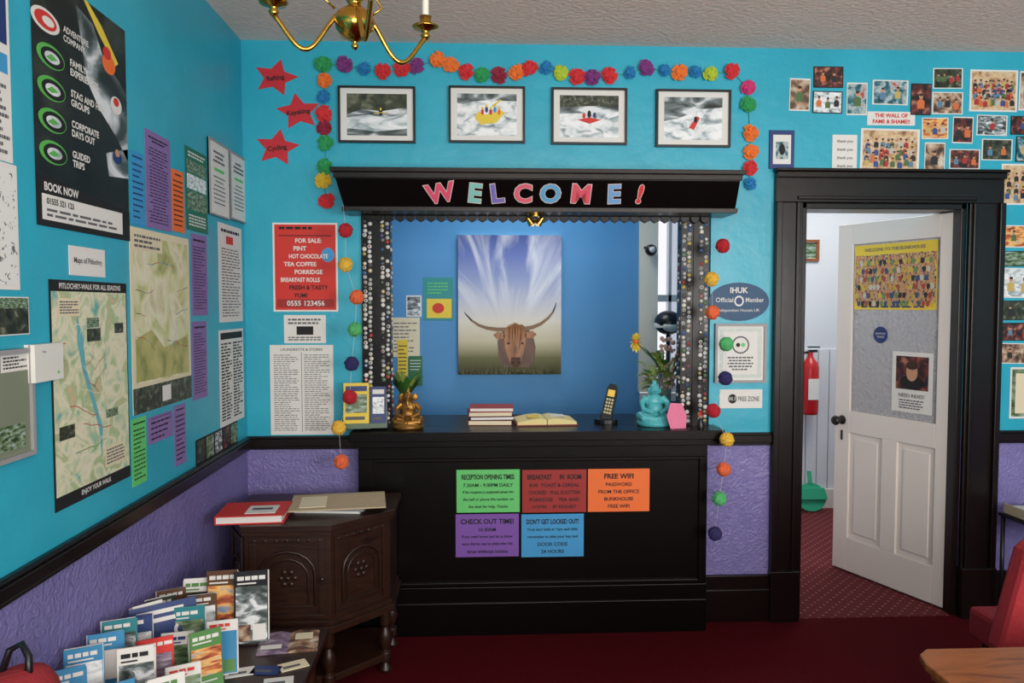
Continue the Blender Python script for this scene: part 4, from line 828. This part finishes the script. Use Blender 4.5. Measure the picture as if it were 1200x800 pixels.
# ------------------------------------------------------------------ red bag on chair, tables
REDF=mat('red_upholstery',(150,36,44),.9,bump=.3,bs=80)
w=MB('wooden_chair'); bx_=XL+.03; F1=-1.93
w.bx(bx_,bx_+.40,F1-.48,F1-.02,.42,.45,DARKWOOD)
for y_ in (F1-.05,F1-.45):
    w.lathe([(.018,0),(.022,.42)],DARKWOOD,Matrix.Translation((bx_+.36,y_,0)),n=12)
    w.lathe([(.018,0),(.02,.45),(.016,.6),(.014,.72)],DARKWOOD,Matrix.Translation((bx_+.025,y_,0)),n=12)
w.bx(bx_+.015,bx_+.035,F1-.45,F1-.05,.62,.70,DARKWOOD); w.obj(bevel=.004)
w=MB('red_rucksack'); Rz=.452
def sect(z,k): return [(bx_+.05+.13*k*math.cos(a)*.9+.045,F1-.19+.17*k*math.sin(a),z) for a in [i*2*math.pi/20 for i in range(20)]]
prof=[(0,.85),(.03,.98),(.1,1.02),(.18,1.0),(.25,.95),(.31,.82),(.345,.6),(.362,.3)]
vs=[];fs=[]
for z_,k_ in prof: vs+=[(x+ .004*math.sin(z_*60+y*40),y,z) for x,y,z in sect(Rz+z_,k_*.78)]
for j in range(len(prof)-1):
    for i in range(20): k=(i+1)%20; fs.append((j*20+i,j*20+k,(j+1)*20+k,(j+1)*20+i))
fs+= [tuple(range(19,-1,-1)),tuple(range((len(prof)-1)*20,len(prof)*20))]
w.add(vs,fs,REDF,None,True)
cx_=bx_+.095; cy_=F1-.19
w.tube([(cx_-.03,cy_,Rz+.35),(cx_-.02,cy_+.02,Rz+.40),(cx_,cy_+.03,Rz+.41),(cx_+.02,cy_+.02,Rz+.385),(cx_+.03,cy_,Rz+.345)],.008,BPLAST)
w.tube([(cx_+.07,cy_-.05,Rz+.30),(cx_+.105,cy_-.05,Rz+.2),(cx_+.09,cy_-.05,Rz+.08)],.009,BPLAST); w.tube([(cx_+.07,cy_+.06,Rz+.30),(cx_+.105,cy_+.06,Rz+.2),(cx_+.09,cy_+.06,Rz+.08)],.009,BPLAST)
w.obj()
w=MB('upholstered_chair'); yb_=-1.45; pb=hy(1164,755,yb_); pt=hy(1197,632,yb_); X0=pb.x; X1=pt.x; ZT=pt.z
w.prism([(X0+.10,.36),(X0+.62,.36),(X0+.66,pb.z),(X1+.5,ZT-.04),(X1+.44,ZT),(X1+.03,ZT),(X1-.005,ZT-.03),(X0,pb.z),(X0+.02,pb.z-.1)],-.04,.04,REDF,Matrix.Translation((0,yb_,0))@Matrix.Rotation(math.pi/2,4,'X'))
w.bx(X0+.22,X0+.66,yb_+.04,yb_+.46,.34,.46,REDF)
for (x,y_) in ((X0+.16,yb_),(X0+.56,yb_),(X0+.28,yb_+.42),(X0+.62,yb_+.42)): w.lathe([(.016,0),(.025,.37)],DARKWOOD,Matrix.Translation((x,y_,0)),n=12)
w.obj(bevel=.02)
w=MB('wooden_table'); c=hz(1078,772,.72); d=hz(1160,758,.72)
x0,y1=c.x,d.y; w.prism([(x0+.05,y1),(x0+.9,y1),(x0+.9,y1-.85),(x0,y1-.85),(x0,y1-.08),(x0+.015,y1-.03)],.70,.72,MIDWOOD); w.prism([(x0+.06,y1-.015),(x0+.88,y1-.015),(x0+.88,y1-.83),(x0+.015,y1-.83),(x0+.015,y1-.08)],.68,.70,MIDWOOD)
w.bx(x0+.06,x0+.84,y1-.79,y1-.07,.6,.68,DARKWOOD)
for x in (x0+.09,x0+.81):
    for y_ in (y1-.1,y1-.76): w.lathe([(.02,0),(.03,.03),(.02,.06),(.035,.3),(.024,.5),(.035,.52),(.035,.6)],DARKWOOD,Matrix.Translation((x,y_,0)),n=14)
w.obj(bevel=.004)
w=MB('metal_side_table'); c=hy(1170,600,-.1); TZ=.565; w.bx(c.x,c.x+.5,-.5,-.1,TZ-.015,TZ,BPLAST)
for x in (c.x+.015,c.x+.485):
    for y_ in (-.485,-.115): w.tube([(x,y_,0),(x,y_,TZ-.015)],.01,BPLAST)
w.tube([(c.x+.015,-.485,.2),(c.x+.485,-.485,.2)],.008,BPLAST); w.obj()
w=MB('paper_tray'); CTR=mat('card_tray',(190,176,150),.7); w.bx(c.x+.012,c.x+.4,-.46,-.12,TZ+.0005,TZ+.004,CREAM); w.bx(c.x+.03,c.x+.38,-.45,-.13,TZ+.004,TZ+.04,WHITE); w.bx(c.x+.02,c.x+.4,-.465,-.458,TZ+.0005,TZ+.05,CTR); w.bx(c.x+.012,c.x+.02,-.465,-.12,TZ+.0005,TZ+.05,CTR); w.obj()

# ------------------------------------------------------------------ light
wd=bpy.data.worlds.new('World'); sc.world=wd; wd.use_nodes=True; bg=wd.node_tree.nodes['Background']; bg.inputs[0].default_value=(.95,.96,1,1); bg.inputs[1].default_value=1.0
def area(name,loc,rot,sx,sy,e,c=(1,1,1)):
    l=bpy.data.lights.new(name,'AREA'); l.shape='RECTANGLE'; l.size=sx; l.size_y=sy; l.energy=e; l.color=c
    o=bpy.data.objects.new(name,l); sc.collection.objects.link(o); o.location=loc; o.rotation_euler=rot
area('window_daylight_1',(.3,YB+.32,1.7),(math.radians(120),0,0),1.7,1.4,86,(1,.94,.87))
area('window_daylight_2',(2.5,YB+.32,1.7),(math.radians(120),0,0),1.7,1.4,124,(1,.94,.87))
area('hall_fill_light',(2.6,1.0,CEIL-.05),(0,0,0),.8,.8,31,(1,.96,.91))  # added fill that brightens the hall, not a known fitting
area('office_fill_light',(.3,.7,CEIL-.05),(0,0,0),.9,.5,13,(1,.98,.96))  # unseen extra lamp, added to lift the office behind the counter
